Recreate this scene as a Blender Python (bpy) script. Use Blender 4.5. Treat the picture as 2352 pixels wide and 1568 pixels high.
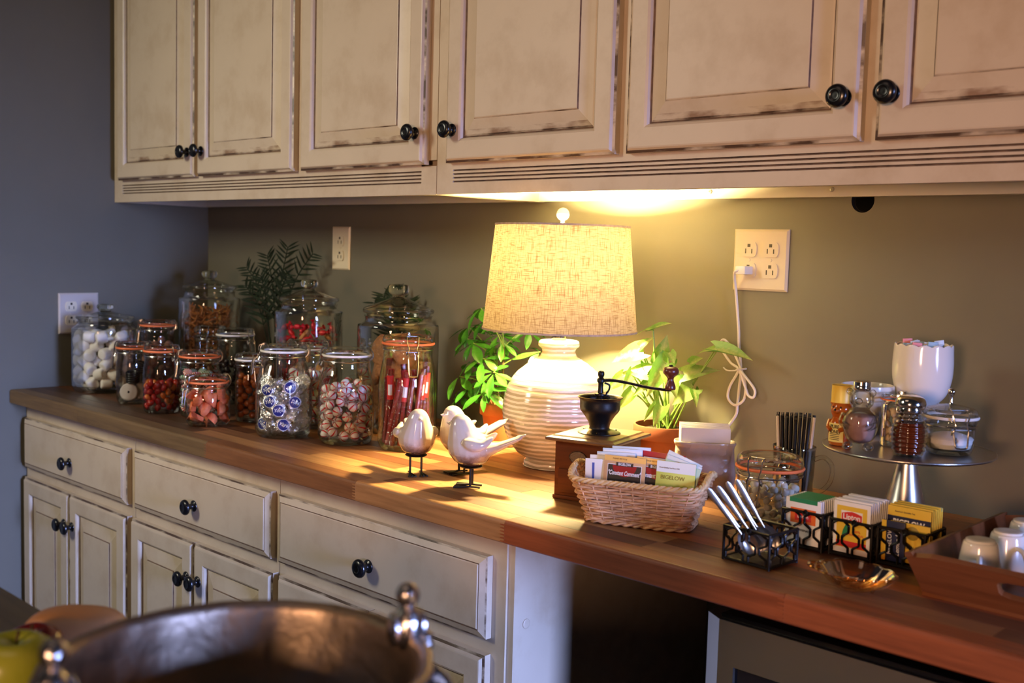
import bpy, bmesh, math, random
from mathutils import Vector, Matrix
pi, cos, sin = math.pi, math.cos, math.sin
rnd = random.Random(7)
SC = bpy.context.scene
COL = SC.collection
for o in list(bpy.data.objects):
    bpy.data.objects.remove(o)

# ------------------------------------------------------------------ camera
cam = bpy.data.cameras.new('camera')
cam.sensor_width = 36.0
cam.lens = 2505.714 / 2352 * 36.0
cam.clip_start = 0.05
cam_o = bpy.data.objects.new('camera', cam)
COL.objects.link(cam_o)
_r = Vector((0.721306, 0.692065, 0.027645)); _u = Vector((-0.076393, 0.039824, 0.996282)); _f = Vector((-0.688391, 0.720736, -0.081594))
cam_o.matrix_world = Matrix(((_r.x, _u.x, -_f.x, 3.05476), (_r.y, _u.y, -_f.y, -1.81209), (_r.z, _u.z, -_f.z, 1.32985), (0, 0, 0, 1)))
cam.dof.use_dof = True
cam.dof.focus_distance = 1.95
cam.dof.aperture_fstop = 5.2
SC.camera = cam_o

# ------------------------------------------------------------------ world, lights, exposure
W = bpy.data.worlds.new('world'); SC.world = W; W.use_nodes = True
W.node_tree.nodes['Background'].inputs[0].default_value = (0.85, 0.85, 1.0, 1)
W.node_tree.nodes['Background'].inputs[1].default_value = 0.015

def area(name, loc, target, sx, sy, power, col):
    l = bpy.data.lights.new(name, 'AREA'); l.shape = 'RECTANGLE'; l.size = sx; l.size_y = sy
    l.energy = power; l.color = col
    o = bpy.data.objects.new(name, l); COL.objects.link(o); o.location = loc
    o.rotation_euler = (Vector(target) - Vector(loc)).to_track_quat('-Z', 'Y').to_euler()
    return o
a_ = area('front_window_light', (3.50, -4.4, 1.42), (2.25, 0, 1.45), 0.42, 0.6, 10.5, (1.0, 0.55, 0.31))
a_.data.spread = math.radians(62)
b_ = area('side_window_light', (6.2, -1.15, 1.10), (0, -.66, .36), 0.7, 1.3, 17, (0.34, 0.46, 1.0))
b_.data.spread = math.radians(31)
c_ = area('room_light', (0.30, -2.7, 2.25), (.85, -.4, 1.15), 0.5, 0.7, 8.2, (1.0, 0.93, 0.72))
c_.data.spread = math.radians(80)
area('ceiling_light', (2.0, -1.75, 2.62), (1.9, -.25, 1.3), 0.7, 0.7, 1.5, (1.0, 0.70, 0.52))
SC.view_settings.view_transform = 'Standard'
SC.view_settings.look = 'None'
SC.view_settings.exposure = 0.0
SC.view_settings.gamma = 1.0
SC.view_settings.use_curve_mapping = False
SC.cycles.max_bounces = 10
SC.cycles.diffuse_bounces = 4
SC.cycles.glossy_bounces = 4
SC.cycles.transmission_bounces = 8
SC.cycles.transparent_max_bounces = 40
SC.cycles.caustics_reflective = False
SC.cycles.caustics_refractive = False
SC.cycles.sample_clamp_indirect = 4.0
SC.cycles.use_denoising = True

# ------------------------------------------------------------------ mesh helper
class MB:
    def __init__(s): s.v = []; s.f = []; s.m = []
    def face(s, idx, m=0): s.f.append(tuple(idx)); s.m.append(m)
    def vert(s, co): s.v.append(tuple(co)); return len(s.v) - 1
    def add(s, o, mx=None, m=None):
        n = len(s.v)
        s.v += [tuple(mx @ Vector(c)) for c in o.v] if mx is not None else o.v
        s.f += [tuple(i + n for i in f) for f in o.f]; s.m += o.m if m is None else [m] * len(o.f)
        return s
    def box(s, x0, y0, z0, x1, y1, z1, m=0):
        n = len(s.v)
        s.v += [(x0, y0, z0), (x1, y0, z0), (x1, y1, z0), (x0, y1, z0), (x0, y0, z1), (x1, y0, z1), (x1, y1, z1), (x0, y1, z1)]
        for q in ((0, 3, 2, 1), (4, 5, 6, 7), (0, 1, 5, 4), (1, 2, 6, 5), (2, 3, 7, 6), (3, 0, 4, 7)):
            s.face([n + i for i in q], m)
        return s
    def lathe(s, prof, n=32, c=(0, 0, 0), m=0, ms=None, rf=None):
        """prof: (r, z) from bottom to top outside; rf(angle, k, r, z) -> (r, z)"""
        rings = []
        for k, (r, z) in enumerate(prof):
            if r < 1e-6: rings.append([s.vert((c[0], c[1], c[2] + z))]); continue
            ring = []
            for i in range(n):
                a = 2 * pi * i / n
                rr, zz = rf(a, k, r, z) if rf else (r, z)
                ring.append(s.vert((c[0] + rr * cos(a), c[1] + rr * sin(a), c[2] + zz)))
            rings.append(ring)
        for k in range(len(rings) - 1):
            A, B = rings[k], rings[k + 1]; mm = ms[k] if ms else m
            for i in range(n):
                j = (i + 1) % n
                if len(A) == 1 and len(B) == 1: break
                if len(A) == 1: s.face((A[0], B[j], B[i]), mm)
                elif len(B) == 1: s.face((A[i], A[j], B[0]), mm)
                else: s.face((A[i], A[j], B[j], B[i]), mm)
        return s
    def tube(s, path, r, n=6, closed=False, m=0, caps=True):
        P = [Vector(p) for p in path]; L = len(P)
        if L < 2: return s
        R = r if isinstance(r, (list, tuple)) else [r] * L
        T = []
        for i in range(L):
            a = P[(i - 1) % L] if (closed or i > 0) else P[i]; b = P[(i + 1) % L] if (closed or i < L - 1) else P[i]
            t = b - a
            T.append(t.normalized() if t.length > 1e-9 else Vector((0, 0, 1)))
        up = Vector((0, 0, 1)) if abs(T[0].z) < .9 else Vector((1, 0, 0))
        nrm = (up - T[0] * up.dot(T[0])).normalized(); rings = []
        for i in range(L):
            nrm = nrm - T[i] * nrm.dot(T[i])
            nrm = nrm.normalized() if nrm.length > 1e-6 else T[i].orthogonal().normalized()
            bi = T[i].cross(nrm)
            rings.append([s.vert(P[i] + (nrm * cos(2 * pi * k / n) + bi * sin(2 * pi * k / n)) * R[i]) for k in range(n)])
        for i in range(L if closed else L - 1):
            A, B = rings[i], rings[(i + 1) % L]
            for k in range(n): s.face((A[k], A[(k + 1) % n], B[(k + 1) % n], B[k]), m)
        if caps and not closed:
            s.face(rings[0][::-1], m); s.face(rings[-1], m)
        return s
    def ball(s, c, r, nu=14, nv=9, m=0, sec=None):
        rx, ry, rz = r if isinstance(r, (list, tuple)) else (r, r, r)
        n0 = len(s.v); b = s.vert((c[0], c[1], c[2] - rz)); rows = []
        for j in range(1, nv):
            t = pi * j / nv - pi / 2
            rows.append([s.vert((c[0] + rx * cos(t) * cos(2 * pi * i / nu), c[1] + ry * cos(t) * sin(2 * pi * i / nu), c[2] + rz * sin(t))) for i in range(nu)])
        tp = s.vert((c[0], c[1], c[2] + rz))
        mm = lambda i: sec(i) if sec else m
        for i in range(nu):
            j = (i + 1) % nu
            s.face((b, rows[0][j], rows[0][i]), mm(i)); s.face((rows[-1][i], rows[-1][j], tp), mm(i))
            for k in range(nv - 2): s.face((rows[k][i], rows[k][j], rows[k + 1][j], rows[k + 1][i]), mm(i))
        return s
    def prism(s, poly, t0, t1, ax='y', m=0):
        """poly of 2-d points, extruded along axis"""
        def co(p, t): return {'y': (p[0], t, p[1]), 'z': (p[0], p[1], t), 'x': (t, p[0], p[1])}[ax]
        a = [s.vert(co(p, t0)) for p in poly]; b = [s.vert(co(p, t1)) for p in poly]; n = len(poly)
        s.face(a[::-1], m); s.face(b, m)
        for i in range(n): s.face((a[i], a[(i + 1) % n], b[(i + 1) % n], b[i]), m)
        return s
    def mesh(s, name, mats, bevel=0, smooth=True, angle=40):
        me = bpy.data.meshes.new(name)
        me.from_pydata(s.v, [], s.f)
        for mt in (mats if isinstance(mats, (list, tuple)) else [mats]): me.materials.append(mt)
        me.polygons.foreach_set('material_index', s.m)
        bm = bmesh.new(); bm.from_mesh(me)
        bmesh.ops.recalc_face_normals(bm, faces=bm.faces)
        if bevel:
            bmesh.ops.bevel(bm, geom=[e for e in bm.edges if len(e.link_faces) == 2 and e.calc_face_angle(0) > .6], offset=bevel, segments=2, affect='EDGES', profile=.6)
        bm.to_mesh(me); bm.free()
        if smooth:
            me.polygons.foreach_set('use_smooth', [True] * len(me.polygons))
            me.set_sharp_from_angle(angle=math.radians(angle))
        me.update()
        return me
    def build(s, name, mats, parent=None, loc=(0, 0, 0), rot=(0, 0, 0), **k):
        return link(name, s.mesh(name, mats, **k), parent, loc, rot)

def link(name, me, parent=None, loc=(0, 0, 0), rot=(0, 0, 0)):
    o = bpy.data.objects.new(name, me); COL.objects.link(o)
    o.location = loc; o.rotation_euler = rot
    if parent is not None: o.parent = parent
    return o
def tag(o, label, cat, group=None, kind=None):
    if label: o['label'] = label
    if cat: o['category'] = cat
    if group: o['group'] = group
    if kind: o['kind'] = kind
    return o
def thing(name, label, cat, loc=(0, 0, 0), rz=0, group=None):
    o = bpy.data.objects.new(name, None); o.empty_display_size = .02; COL.objects.link(o)
    o.location = loc; o.rotation_euler = (0, 0, rz)
    return tag(o, label, cat, group)
def copy_tree(o, parent=None):
    c = o.copy(); COL.objects.link(c)
    if parent is not None: c.parent = parent
    for ch in [x for x in KIDS.get(o.name, o.children)]: copy_tree(ch, c)
    return c
KIDS = {}
def struct(o): o['kind'] = 'structure'; return o
def sm(path, n=8, closed=False):
    """Catmull-Rom through points"""
    P = [Vector(p) for p in path]; out = []; L = len(P)
    for i in range(L if closed else L - 1):
        p0 = P[(i - 1) % L] if closed or i > 0 else P[i]; p1 = P[i]; p2 = P[(i + 1) % L]
        p3 = P[(i + 2) % L] if closed or i < L - 2 else p2
        for k in range(n):
            t = k / n
            out.append(.5 * ((2 * p1) + (p2 - p0) * t + (2 * p0 - 5 * p1 + 4 * p2 - p3) * t * t + (3 * p1 - p0 - 3 * p2 + p3) * t ** 3))
    if not closed: out.append(P[-1])
    return out
def sp(prof, n=4): return [(max(p[0], 0), p[1]) for p in [(q.x, q.y) for q in sm([(a, b, 0) for a, b in prof], n)]]
_fc = {}
def text(body, size, mat, name, parent, loc, rot=(pi / 2, 0, 0), shear=0, ext=.0002, sx=1.0, bold=0):
    key = (body, size, shear, ext, bold)
    if key not in _fc:
        c = bpy.data.curves.new(name, 'FONT'); c.body = body; c.size = size; c.shear = shear; c.extrude = ext; c.offset = bold
        c.align_x = 'CENTER'; c.align_y = 'CENTER'; c.resolution_u = 3
        t = bpy.data.objects.new('tmp', c); COL.objects.link(t)
        bpy.context.view_layer.update()
        me = bpy.data.meshes.new_from_object(t.evaluated_get(bpy.context.evaluated_depsgraph_get()))
        bpy.data.objects.remove(t); _fc[key] = me
    me = _fc[key].copy() if _fc[key].materials else _fc[key]
    me.materials.clear(); me.materials.append(mat)
    o = link(name, me, parent, loc, rot); o.scale = (sx, 1, 1)
    return o

# ------------------------------------------------------------------ materials
class NT:
    def __init__(s, name):
        s.mat = bpy.data.materials.new(name); s.mat.use_nodes = True
        s.t = s.mat.node_tree; s.t.nodes.clear()
        s.out = s.n('ShaderNodeOutputMaterial')
    def n(s, typ, **k):
        nd = s.t.nodes.new(typ)
        for a, b in k.items():
            if a.startswith('i_'):
                nd.inputs[a[2:].replace('_', ' ')].default_value = b
            else: setattr(nd, a, b)
        return nd
    def l(s, a, ao, b, bi): s.t.links.new(a.outputs[ao], b.inputs[bi])
    def coords(s, scale=(1, 1, 1), kind='Object', rand=False):
        tc = s.n('ShaderNodeTexCoord'); mp = s.n('ShaderNodeMapping'); mp.inputs['Scale'].default_value = scale
        s.l(tc, kind, mp, 'Vector')
        if rand:
            oi = s.n('ShaderNodeObjectInfo'); mu = s.n('ShaderNodeMath', operation='MULTIPLY'); mu.inputs[1].default_value = 37.0
            s.l(oi, 'Random', mu, 0); s.l(mu, 0, mp, 'Location')
        return mp
    def noise(s, mp, scale, detail=3, rough=.55):
        nz = s.n('ShaderNodeTexNoise'); nz.inputs['Scale'].default_value = scale; nz.inputs['Detail'].default_value = detail; nz.inputs['Roughness'].default_value = rough
        s.l(mp, 'Vector', nz, 'Vector'); return nz
    def ramp(s, src, stops, out='Fac'):
        r = s.n('ShaderNodeValToRGB'); e = r.color_ramp.elements
        while len(e) < len(stops): e.new(.5)
        for i, (p, c) in enumerate(stops):
            e[i].position = p; e[i].color = (*c, 1) if len(c) == 3 else c
        s.l(src, out, r, 'Fac'); return r
    def mix(s, fac, a, b, blend='MIX'):
        m = s.n('ShaderNodeMix', data_type='RGBA', blend_type=blend)
        for v, i in ((fac, 0), (a, 6), (b, 7)):
            if isinstance(v, tuple) and not isinstance(v[0], (int, float)): s.t.links.new(v[0].outputs[v[1]], m.inputs[i])
            else: m.inputs[i].default_value = v if i == 0 else (*v, 1)
        return m
    def bump(s, src, strength=.3, dist=.002, out='Fac'):
        b = s.n('ShaderNodeBump'); b.inputs['Strength'].default_value = strength; b.inputs['Distance'].default_value = dist
        s.l(src, out, b, 'Height'); return b
    def pr(s, col=None, rough=.5, metal=0, **k):
        p = s.n('ShaderNodeBsdfPrincipled')
        if col is not None: p.inputs['Base Color'].default_value = (*col, 1)
        p.inputs['Roughness'].default_value = rough; p.inputs['Metallic'].default_value = metal
        for a, b in k.items(): p.inputs[a.replace('_', ' ')].default_value = b
        s.l(p, 0, s.out, 'Surface'); return p

def simple(name, col, rough=.5, metal=0, vary=0, scale=40, bump=0, bscale=None, bdist=.001, stretch=(1, 1, 1), rand=False, **k):
    t = NT(name); p = t.pr(col, rough, metal, **k)
    if vary or bump or rand:
        mp = t.coords(stretch, rand=rand); nz = t.noise(mp, scale, 4)
        if vary:
            r = t.ramp(nz, [(.3, tuple(c * (1 - vary) for c in col)), (.7, tuple(min(1, c * (1 + vary)) for c in col))]); t.l(r, 'Color', p, 'Base Color')
        if bump:
            n2 = nz if bscale is None else t.noise(mp, bscale, 4)
            b = t.bump(n2, bump, bdist); t.l(b, 'Normal', p, 'Normal')
    return t.mat

def glass(name, tint=(.97, .985, .97), edge=(.62, .70, .63), rough=.015, refl=1.0, ior=1.5):
    """thin-walled glass: clear film that mirrors by Fresnel and darkens where one looks along the wall"""
    t = NT(name); tr = t.n('ShaderNodeBsdfTransparent'); gl = t.n('ShaderNodeBsdfGlossy'); gl.inputs['Roughness'].default_value = rough
    lw = t.n('ShaderNodeLayerWeight'); lw.inputs['Blend'].default_value = .22
    r = t.ramp(lw, [(.0, tint), (.45, tint), (.95, edge)], 'Facing'); t.l(r, 'Color', tr, 'Color')
    fr = t.n('ShaderNodeFresnel'); fr.inputs['IOR'].default_value = ior
    mu = t.n('ShaderNodeMath', operation='MULTIPLY', use_clamp=True); mu.inputs[1].default_value = 1.15 * refl; t.l(fr, 0, mu, 0)
    mn = t.n('ShaderNodeMath', operation='MINIMUM'); mn.inputs[1].default_value = .75; t.l(mu, 0, mn, 0)
    mx = t.n('ShaderNodeMixShader'); t.l(mn, 0, mx, 0); t.l(tr, 0, mx, 1); t.l(gl, 0, mx, 2); t.l(mx, 0, t.out, 'Surface')
    return t.mat

def paint(name, base, dark, amount, scale=9, stretch=(1, 1, 1)):
    """antique cream paint with a rubbed brown glaze"""
    t = NT(name); p = t.pr(base, .42)
    mp = t.coords(stretch); n1 = t.noise(mp, scale, 5, .65); n2 = t.noise(t.coords((.30, 1, .8)), 42, 4)
    r1 = t.ramp(n1, [(.28, tuple(c * k for c, k in zip(base, (.84, .79, .73)))), (.52, base), (.8, tuple(min(1, c * 1.05) for c in base))])
    r2 = t.ramp(n2, [(.52 - amount, (0, 0, 0)), (.66 - amount * .6, (1, 1, 1))])
    m = t.mix((r2, 'Color'), (r1, 'Color'), dark)
    if amount <= 0:
        m = t.mix(.0, (r1, 'Color'), dark)
    t.t.links.new(m.outputs[2], p.inputs['Base Color'])
    b = t.bump(n1, .08, .001); t.l(b, 'Normal', p, 'Normal')
    return t.mat

CREAM = (.57, .475, .365); GLZ = (.075, .042, .026)
m_cream = paint('cream_paint', CREAM, GLZ, 0)
m_glaze = simple('brown_glaze', (.13, .075, .048), .6, vary=.5, scale=60)
m_smudge = paint('smudged_glaze', CREAM, GLZ, .14, 14, (1, 1, 3))
m_smear = paint('rubbed_glaze', CREAM, (.27, .17, .11), .06, 14, (1, 1, 3))
m_black = simple('black_enamel', (.005, .005, .006), .24)
m_blackiron = simple('black_iron', (.014, .012, .011), .38, .6, bump=.15, scale=120)
m_wall = simple('taupe_wall_paint', (.142, .130, .094), .62, vary=.05, scale=5, bump=.06, bscale=160)
m_floor = simple('dark_wood_floor', (.06, .035, .02), .4, vary=.3, scale=12, stretch=(1, 8, 1))
m_dark = simple('dark_void', (.004, .004, .004), .9)
m_plate = simple('ivory_plastic', (.72, .64, .47), .35)
m_white_pl = simple('white_plastic', (.80, .80, .78), .3)
m_almond = simple('almond_plastic', (.55, .49, .44), .35)
m_rail = simple('lamp_brightened_underside', (.80, .76, .66), .5)  # paler than the case: extra lamp brightness put into the colour
m_slot = simple('slot_dark', (.03, .02, .012), .7)
m_glass = glass('clear_glass', edge=(.52, .58, .50))
m_glass2 = glass('thick_clear_glass', (.97, .985, .96), (.50, .58, .48), .01, 1.1)
m_amberglass = glass('amber_glass', (.97, .74, .46), (.70, .28, .07), .02, 2.0)
m_wire = simple('steel_wire', (.55, .53, .50), .22, 1)
m_chrome = simple('polished_steel', (.72, .70, .66), .12, 1)
m_brushed = simple('brushed_aluminium', (.60, .58, .54), .28, 1, bump=.12, scale=90, bdist=.0005, stretch=(1, 1, 12))
m_orange_r = simple('orange_rubber', (.85, .20, .06), .5)
m_white_r = simple('white_rubber', (.78, .76, .70), .5)
m_whitecer = simple('white_glazed_china', (.80, .77, .72), .12)
m_soil = simple('potting_soil', (.035, .022, .012), .95, vary=.5, scale=200, bump=.9, bdist=.003)
def terra(name, c): return simple(name, c, .8, vary=.18, scale=22, bump=.12, bscale=150)
m_terra = terra('terracotta', (.62, .21, .075))
m_terra2 = terra('dark_terracotta', (.23, .062, .022))
m_paper = simple('white_paper', (.82, .80, .78), .7)

def woodmat(name, tones, grain=1.0, rough=.46, spec=.4):
    t = NT(name); p = t.pr(None, rough); p.inputs['Specular IOR Level'].default_value = spec
    oi = t.n('ShaderNodeObjectInfo'); mp = t.coords((2.2, 26, 26), rand=True)
    nz = t.noise(mp, 2.4, 6, .62); n2 = t.noise(t.coords((1.4, 70, 70), rand=True), 3.0, 3)
    base = t.ramp(oi, [(i / max(1, len(tones) - 1), c) for i, c in enumerate(tones)], 'Random')
    g = t.ramp(nz, [(.25, (.55, .50, .46)), (.55, (1, 1, 1)), (.8, (1.12, 1.1, 1.05))])
    g2 = t.ramp(n2, [(.3, (.80, .78, .75)), (.6, (1, 1, 1))])
    m1 = t.mix(grain, (base, 'Color'), (g, 'Color'), 'MULTIPLY'); m2 = t.mix(.7, (m1, 2), (g2, 'Color'), 'MULTIPLY')
    t.t.links.new(m2.outputs[2], p.inputs['Base Color'])
    b = t.bump(n2, .05, .0005); t.l(b, 'Normal', p, 'Normal')
    return t.mat
m_w_light = woodmat('light_maple_stave', [(.38, .185, .070), (.44, .23, .092), (.33, .155, .056)])
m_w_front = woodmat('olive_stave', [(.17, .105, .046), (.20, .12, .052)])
m_w_mid = woodmat('tan_stave', [(.25, .105, .040), (.30, .13, .048), (.21, .085, .032)])
m_w_dark = woodmat('walnut_stave', [(.125, .045, .018), (.16, .060, .024), (.095, .034, .014)])
m_w_red = woodmat('reddish_stave', [(.31, .080, .022), (.27, .068, .020), (.34, .092, .027)])
m_w_dim = woodmat('dim_brown_stave', [(.080, .040, .019), (.105, .055, .025), (.065, .031, .014)])  # left-end staves: the dim light there is put into this darker brown
m_millwood = woodmat('shaded_mill_wood', [(.095, .024, .005), (.110, .030, .007)], 1.0, .55, .15)  # box faces turned from the light: their shade is in this darker colour
m_milltop = woodmat('mill_top_wood', [(.13, .06, .024), (.14, .065, .026)], 1.0, .4)
m_traywood = woodmat('tray_wood', [(.17, .055, .018), (.18, .058, .019)], .9, .4)
m_island = woodmat('grey_brown_wood', [(.10, .082, .055), (.11, .09, .06)], 1.0, .5)
m_bowlwood = woodmat('fruit_bowl_wood', [(.52, .24, .10), (.5, .23, .1)], .6, .4)

# ------------------------------------------------------------------ room
Zu, Du, DC, HC, TH = 1.442, 0.307, 0.611, 0.915, 0.037
hx, hz, hr = 2.164, 1.437, 0.0215
w = MB(); s_ = .05
w.box(-.1, 0, 0, hx - s_, .1, 2.5); w.box(hx + s_, 0, 0, 4.4, .1, 2.5); w.box(hx - s_, 0, 0, hx + s_, .1, hz - s_); w.box(hx - s_, 0, hz + s_, hx + s_, .1, 2.5)
N = 32; sq = []; ci = []
for i in range(N):
    a = 2 * pi * i / N; k = s_ / max(abs(cos(a)), abs(sin(a)))
    sq.append(w.vert((hx + k * cos(a), 0, hz + k * sin(a)))); ci.append(w.vert((hx + hr * cos(a), 0, hz + hr * sin(a))))
for i in range(N): w.face((sq[i], sq[(i + 1) % N], ci[(i + 1) % N], ci[i]))
wall_back = struct(w.build('wall_back', m_wall, smooth=False))
t_ = MB(); t_.lathe([(hr, 0), (hr, .012), (hr * .94, .0125), (hr * .94, .09), (0, .0901)], 32)
t_.build('cable_hole', [m_dark], wall_back, (hx, .0005, hz), (-pi / 2, 0, 0))
struct(MB().box(-.1, -3.2, 0, 0, 0, 2.5).build('wall_left', m_wall, smooth=False))
struct(MB().box(-.1, -5.5, -.05, 7, .1, 0).build('floor', m_floor, smooth=False))

# ------------------------------------------------------------------ cabinet parts
def door_mesh(wd, ht, panel=True):
    """front faces -y; lower left corner of the back at the origin"""
    mb = MB()
    if panel:
        L = [(0, 0, 0), (0, .013, 0), (.0045, .0148, 2), (.0075, .0195, 0), (.010, .020, 0), (.041, .020, 0), (.045, .0175, 0), (.0474, .0125, 0), (.0502, .0105, 1), (.0530, .0115, 3), (.0625, .0131, 4), (.0815, .0168, 0), (.0835, .0188, 1), (.0850, .0192, 0)]
    else:
        L = [(0, 0, 0), (0, .012, 0), (.003, .0135, 2), (.013, .0185, 0), (.0148, .0185, 1), (.0165, .020, 0)]
    rings = []
    for ins, h, _ in L:
        rings.append([mb.vert(c) for c in ((ins, -h, ins), (wd - ins, -h, ins), (wd - ins, -h, ht - ins), (ins, -h, ht - ins))])
    for k in range(1, len(L)):
        c = L[k][2]
        for i in range(4):
            j = (i + 1) % 4
            m = {0: 0, 1: 1, 2: 2, 3: 2 if i == 0 else 0, 4: 3 if i in (0,) else 0}[c]
            if c == 1 and i == 0 and panel: m = 2 if k > 9 else 1
            mb.face((rings[k - 1][i], rings[k - 1][j], rings[k][j], rings[k][i]), m)
    mb.face(rings[-1], 0); mb.face(rings[0][::-1], 0)
    return mb
KNOB = MB().lathe(sp([(.0005, 0), (.0115, .0002), (.012, .003), (.007, .006), (.0062, .012), (.0075, .0165), (.0155, .019), (.0172, .0225), (.015, .027), (.009, .0295), (.006, .0285), (0, .0285)], 3), 28).mesh('knob', m_black)
CABM = [m_cream, m_glaze, m_smudge, m_smear]
def put_door(parent, x0, x1, z0, z1, yb, knob=None, panel=True, name='door'):
    d = door_mesh(x1 - x0, z1 - z0, panel).build(name, CABM, parent, (x0, yb, z0), smooth=False)
    if knob: link('knob', KNOB, d, (knob[0] - x0, -.0195, knob[1] - z0), (pi / 2, 0, 0))
    return d

def upper(label, x0, x1, doors, gx0, gx1, lightrail):
    t = thing('wall_cabinet', label, 'cabinet', (0, 0, 0))
    c = MB(); c.box(x0, -Du + .019, 1.468, x1, -.001, 2.2)                       # closed case above the recess
    c.box(x0 + .001, -Du + .019, Zu, x0 + .019, -.001, 1.468); c.box(x1 - .019, -Du + .019, Zu, x1 - .001, -.001, 1.468)
    c.build('case', m_cream, t, smooth=False)
    r = MB().box(x0 + .019, -.020, Zu + .001, x1 - .019, -.001, 1.4672); r.build('hanging_rail', m_rail, t, smooth=False)
    MB().box(x0 + .0195, -Du + .0195, 1.4655, x1 - .0195, -.0205, 1.4679).build('bottom_panel', m_rail, t, smooth=False)  # thin panel added to carry the brightened underside colour
    # face frame: bottom rail with four routed grooves, stiles behind the doors
    f = MB(); yf, yb = -Du, -Du + .0185
    gz = [1.4670, 1.4745, 1.4818, 1.4892]; g = .0016
    f.box(x0, yf, Zu, gx0, yb, 2.2); f.box(gx1, yf, Zu, x1, yb, 1.5)
    prof = [(yb, Zu), (yf, Zu)]; ms = [0]
    for z in gz:
        prof += [(yf, z - g), (yf + .004, z - g * .5), (yf + .004, z + g * .5), (yf, z + g)]; ms += [0, 1, 1, 1]
    prof += [(yf, 1.512), (yb, 1.512)]; ms += [0, 0, 0]
    n0 = len(f.v); n = len(prof)
    for X in (gx0, gx1):
        for p in prof: f.vert((X, p[0], p[1]))
    for i in range(n):
        j = (i + 1) % n; f.face((n0 + i, n0 + j, n0 + n + j, n0 + n + i), 0 if i == 0 else ms[i] if i < len(ms) else 0)
    f.box(gx0, yf, 1.512, x1, yb, 2.2)
    f.build('face_frame', [m_cream, m_glaze], t, smooth=False)
    for (a, b, kx) in doors: put_door(t, a, b, 1.503, 2.15, -Du - .0005, (kx, 1.566))
    return t
u1 = upper('cream wall cabinet with three glazed doors in the corner by the grey left wall', 0.002, 1.392, [(.052, .469, .445), (.490, .912, .514), (.942, 1.369, 1.346)], .050, 1.346, False)
u2 = upper('long cream wall cabinet over the lamp and the cake stand', 1.394, 3.26, [(1.434, 1.862, 1.457), (1.887, 2.312, 2.287), (2.335, 2.762, 2.359), (2.785, 3.21, 3.17)], 1.441, 3.2, True)
scr = MB().lathe([(0, 0), (.0045, 0), (.004, .0015), (.0012, .0018), (.0012, .0008), (0, .0008)], 16)
for sx in (1.86, 2.115): scr.build('screw', m_brushed, u2, (sx, -.0205, 1.456), (pi / 2, 0, 0))

def base(label, x0, x1, dr, kx, doors, endpanel=False):
    t = thing('base_cabinet', label, 'cabinet', (0, 0, 0)); yf = -.566
    c = MB(); c.box(x0 + .001, -.52, 0, x1 - .001, -.01, .095); c.box(x0 + .001, yf + .019, .095, x1 - .001, -.002, HC - TH - .0005)
    c.build('case', m_cream, t, smooth=False)
    f = MB().box(x0 + .001, yf, .095, x1 - .001, yf + .0185, HC - TH - .0005); f.build('face_frame', m_cream, t, smooth=False)
    put_door(t, dr[0], dr[1], .699, .837, yf - .0005, (kx, .757), False, 'drawer')
    for a, b, k in doors: put_door(t, a, b, .13, .672, yf - .0005, (k, .591))
    if endpanel:
        e = MB().box(x1 - .0005, yf + .004, .002, x1 + .0135, -.002, HC - TH - .001); ep = e.build('end_panel', m_cream, t, smooth=False)
        k = MB().lathe(sp([(.0005, 0), (.007, 0), (.0085, .001), (.0065, .0022), (.003, .002), (0, .002)], 3), 18)
        k.build('screw_cap', m_cream, ep, (x1 + .0134, -.532, .727), (0, pi / 2, 0))
    return t
base('cream base cabinet with drawer at the far left end of the counter', .004, .632, (.022, .614), .318, [(.022, .306, .284), (.309, .616, .331)])
base('cream base cabinet with drawer in the middle of the lower row', .632, 1.233, (.651, 1.219), .935, [(.640, .926, .904), (.929, 1.230, .952)])
base('cream base cabinet with drawer next to the dark opening', 1.233, 1.868, (1.247, 1.836), 1.541, [(1.250, 1.536, 1.514), (1.539, 1.836, 1.561)], True)

# ------------------------------------------------------------------ butcher block counter of staves
ct = thing('countertop', 'butcher block wood countertop of striped staves along the back wall', 'countertop', (0, 0, 0))
def stave(x0, x1, y0, y1, mat, front=False, teeth=False):
    cx = (x0 + x1) / 2; mb = MB(); h = .00025; dz = rnd.uniform(-.00015, .00015)
    X0, X1 = x0 - cx + h, x1 - cx - h
    if front:
        r = .006; poly = [(y1 - h, HC - TH), (y0 + .002, HC - TH), (y0, HC - TH + .002)] + [(y0 + r - r * cos(a), HC - r + r * sin(a)) for a in (0, .4, .8, 1.2, pi / 2)] + [(y1 - h, HC)]
        mb.prism(poly, X0, X1, 'x')
        if teeth:
            for k in range(6):
                z = HC - .006 - k * .0052
                mb.prism([(X0 + .001, z), (X0 + .001, z - .003), (X0 - .009, z - .0021), (X0 - .009, z - .0009)], y0 - .0003, y0 + .01, 'y')
    else:
        mb.box(X0, y0 + h, HC - TH, X1, y1 - h, HC + dz)
    mb.build('stave', mat, ct, (cx, 0, 0), smooth=False)
rows = 15; rw = DC / rows
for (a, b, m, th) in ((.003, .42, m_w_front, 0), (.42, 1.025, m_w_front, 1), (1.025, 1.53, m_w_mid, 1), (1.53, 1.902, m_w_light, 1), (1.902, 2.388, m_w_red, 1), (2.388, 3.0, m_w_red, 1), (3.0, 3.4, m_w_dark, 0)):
    stave(a, b, -DC, -DC + rw, m, True, th)
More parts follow.
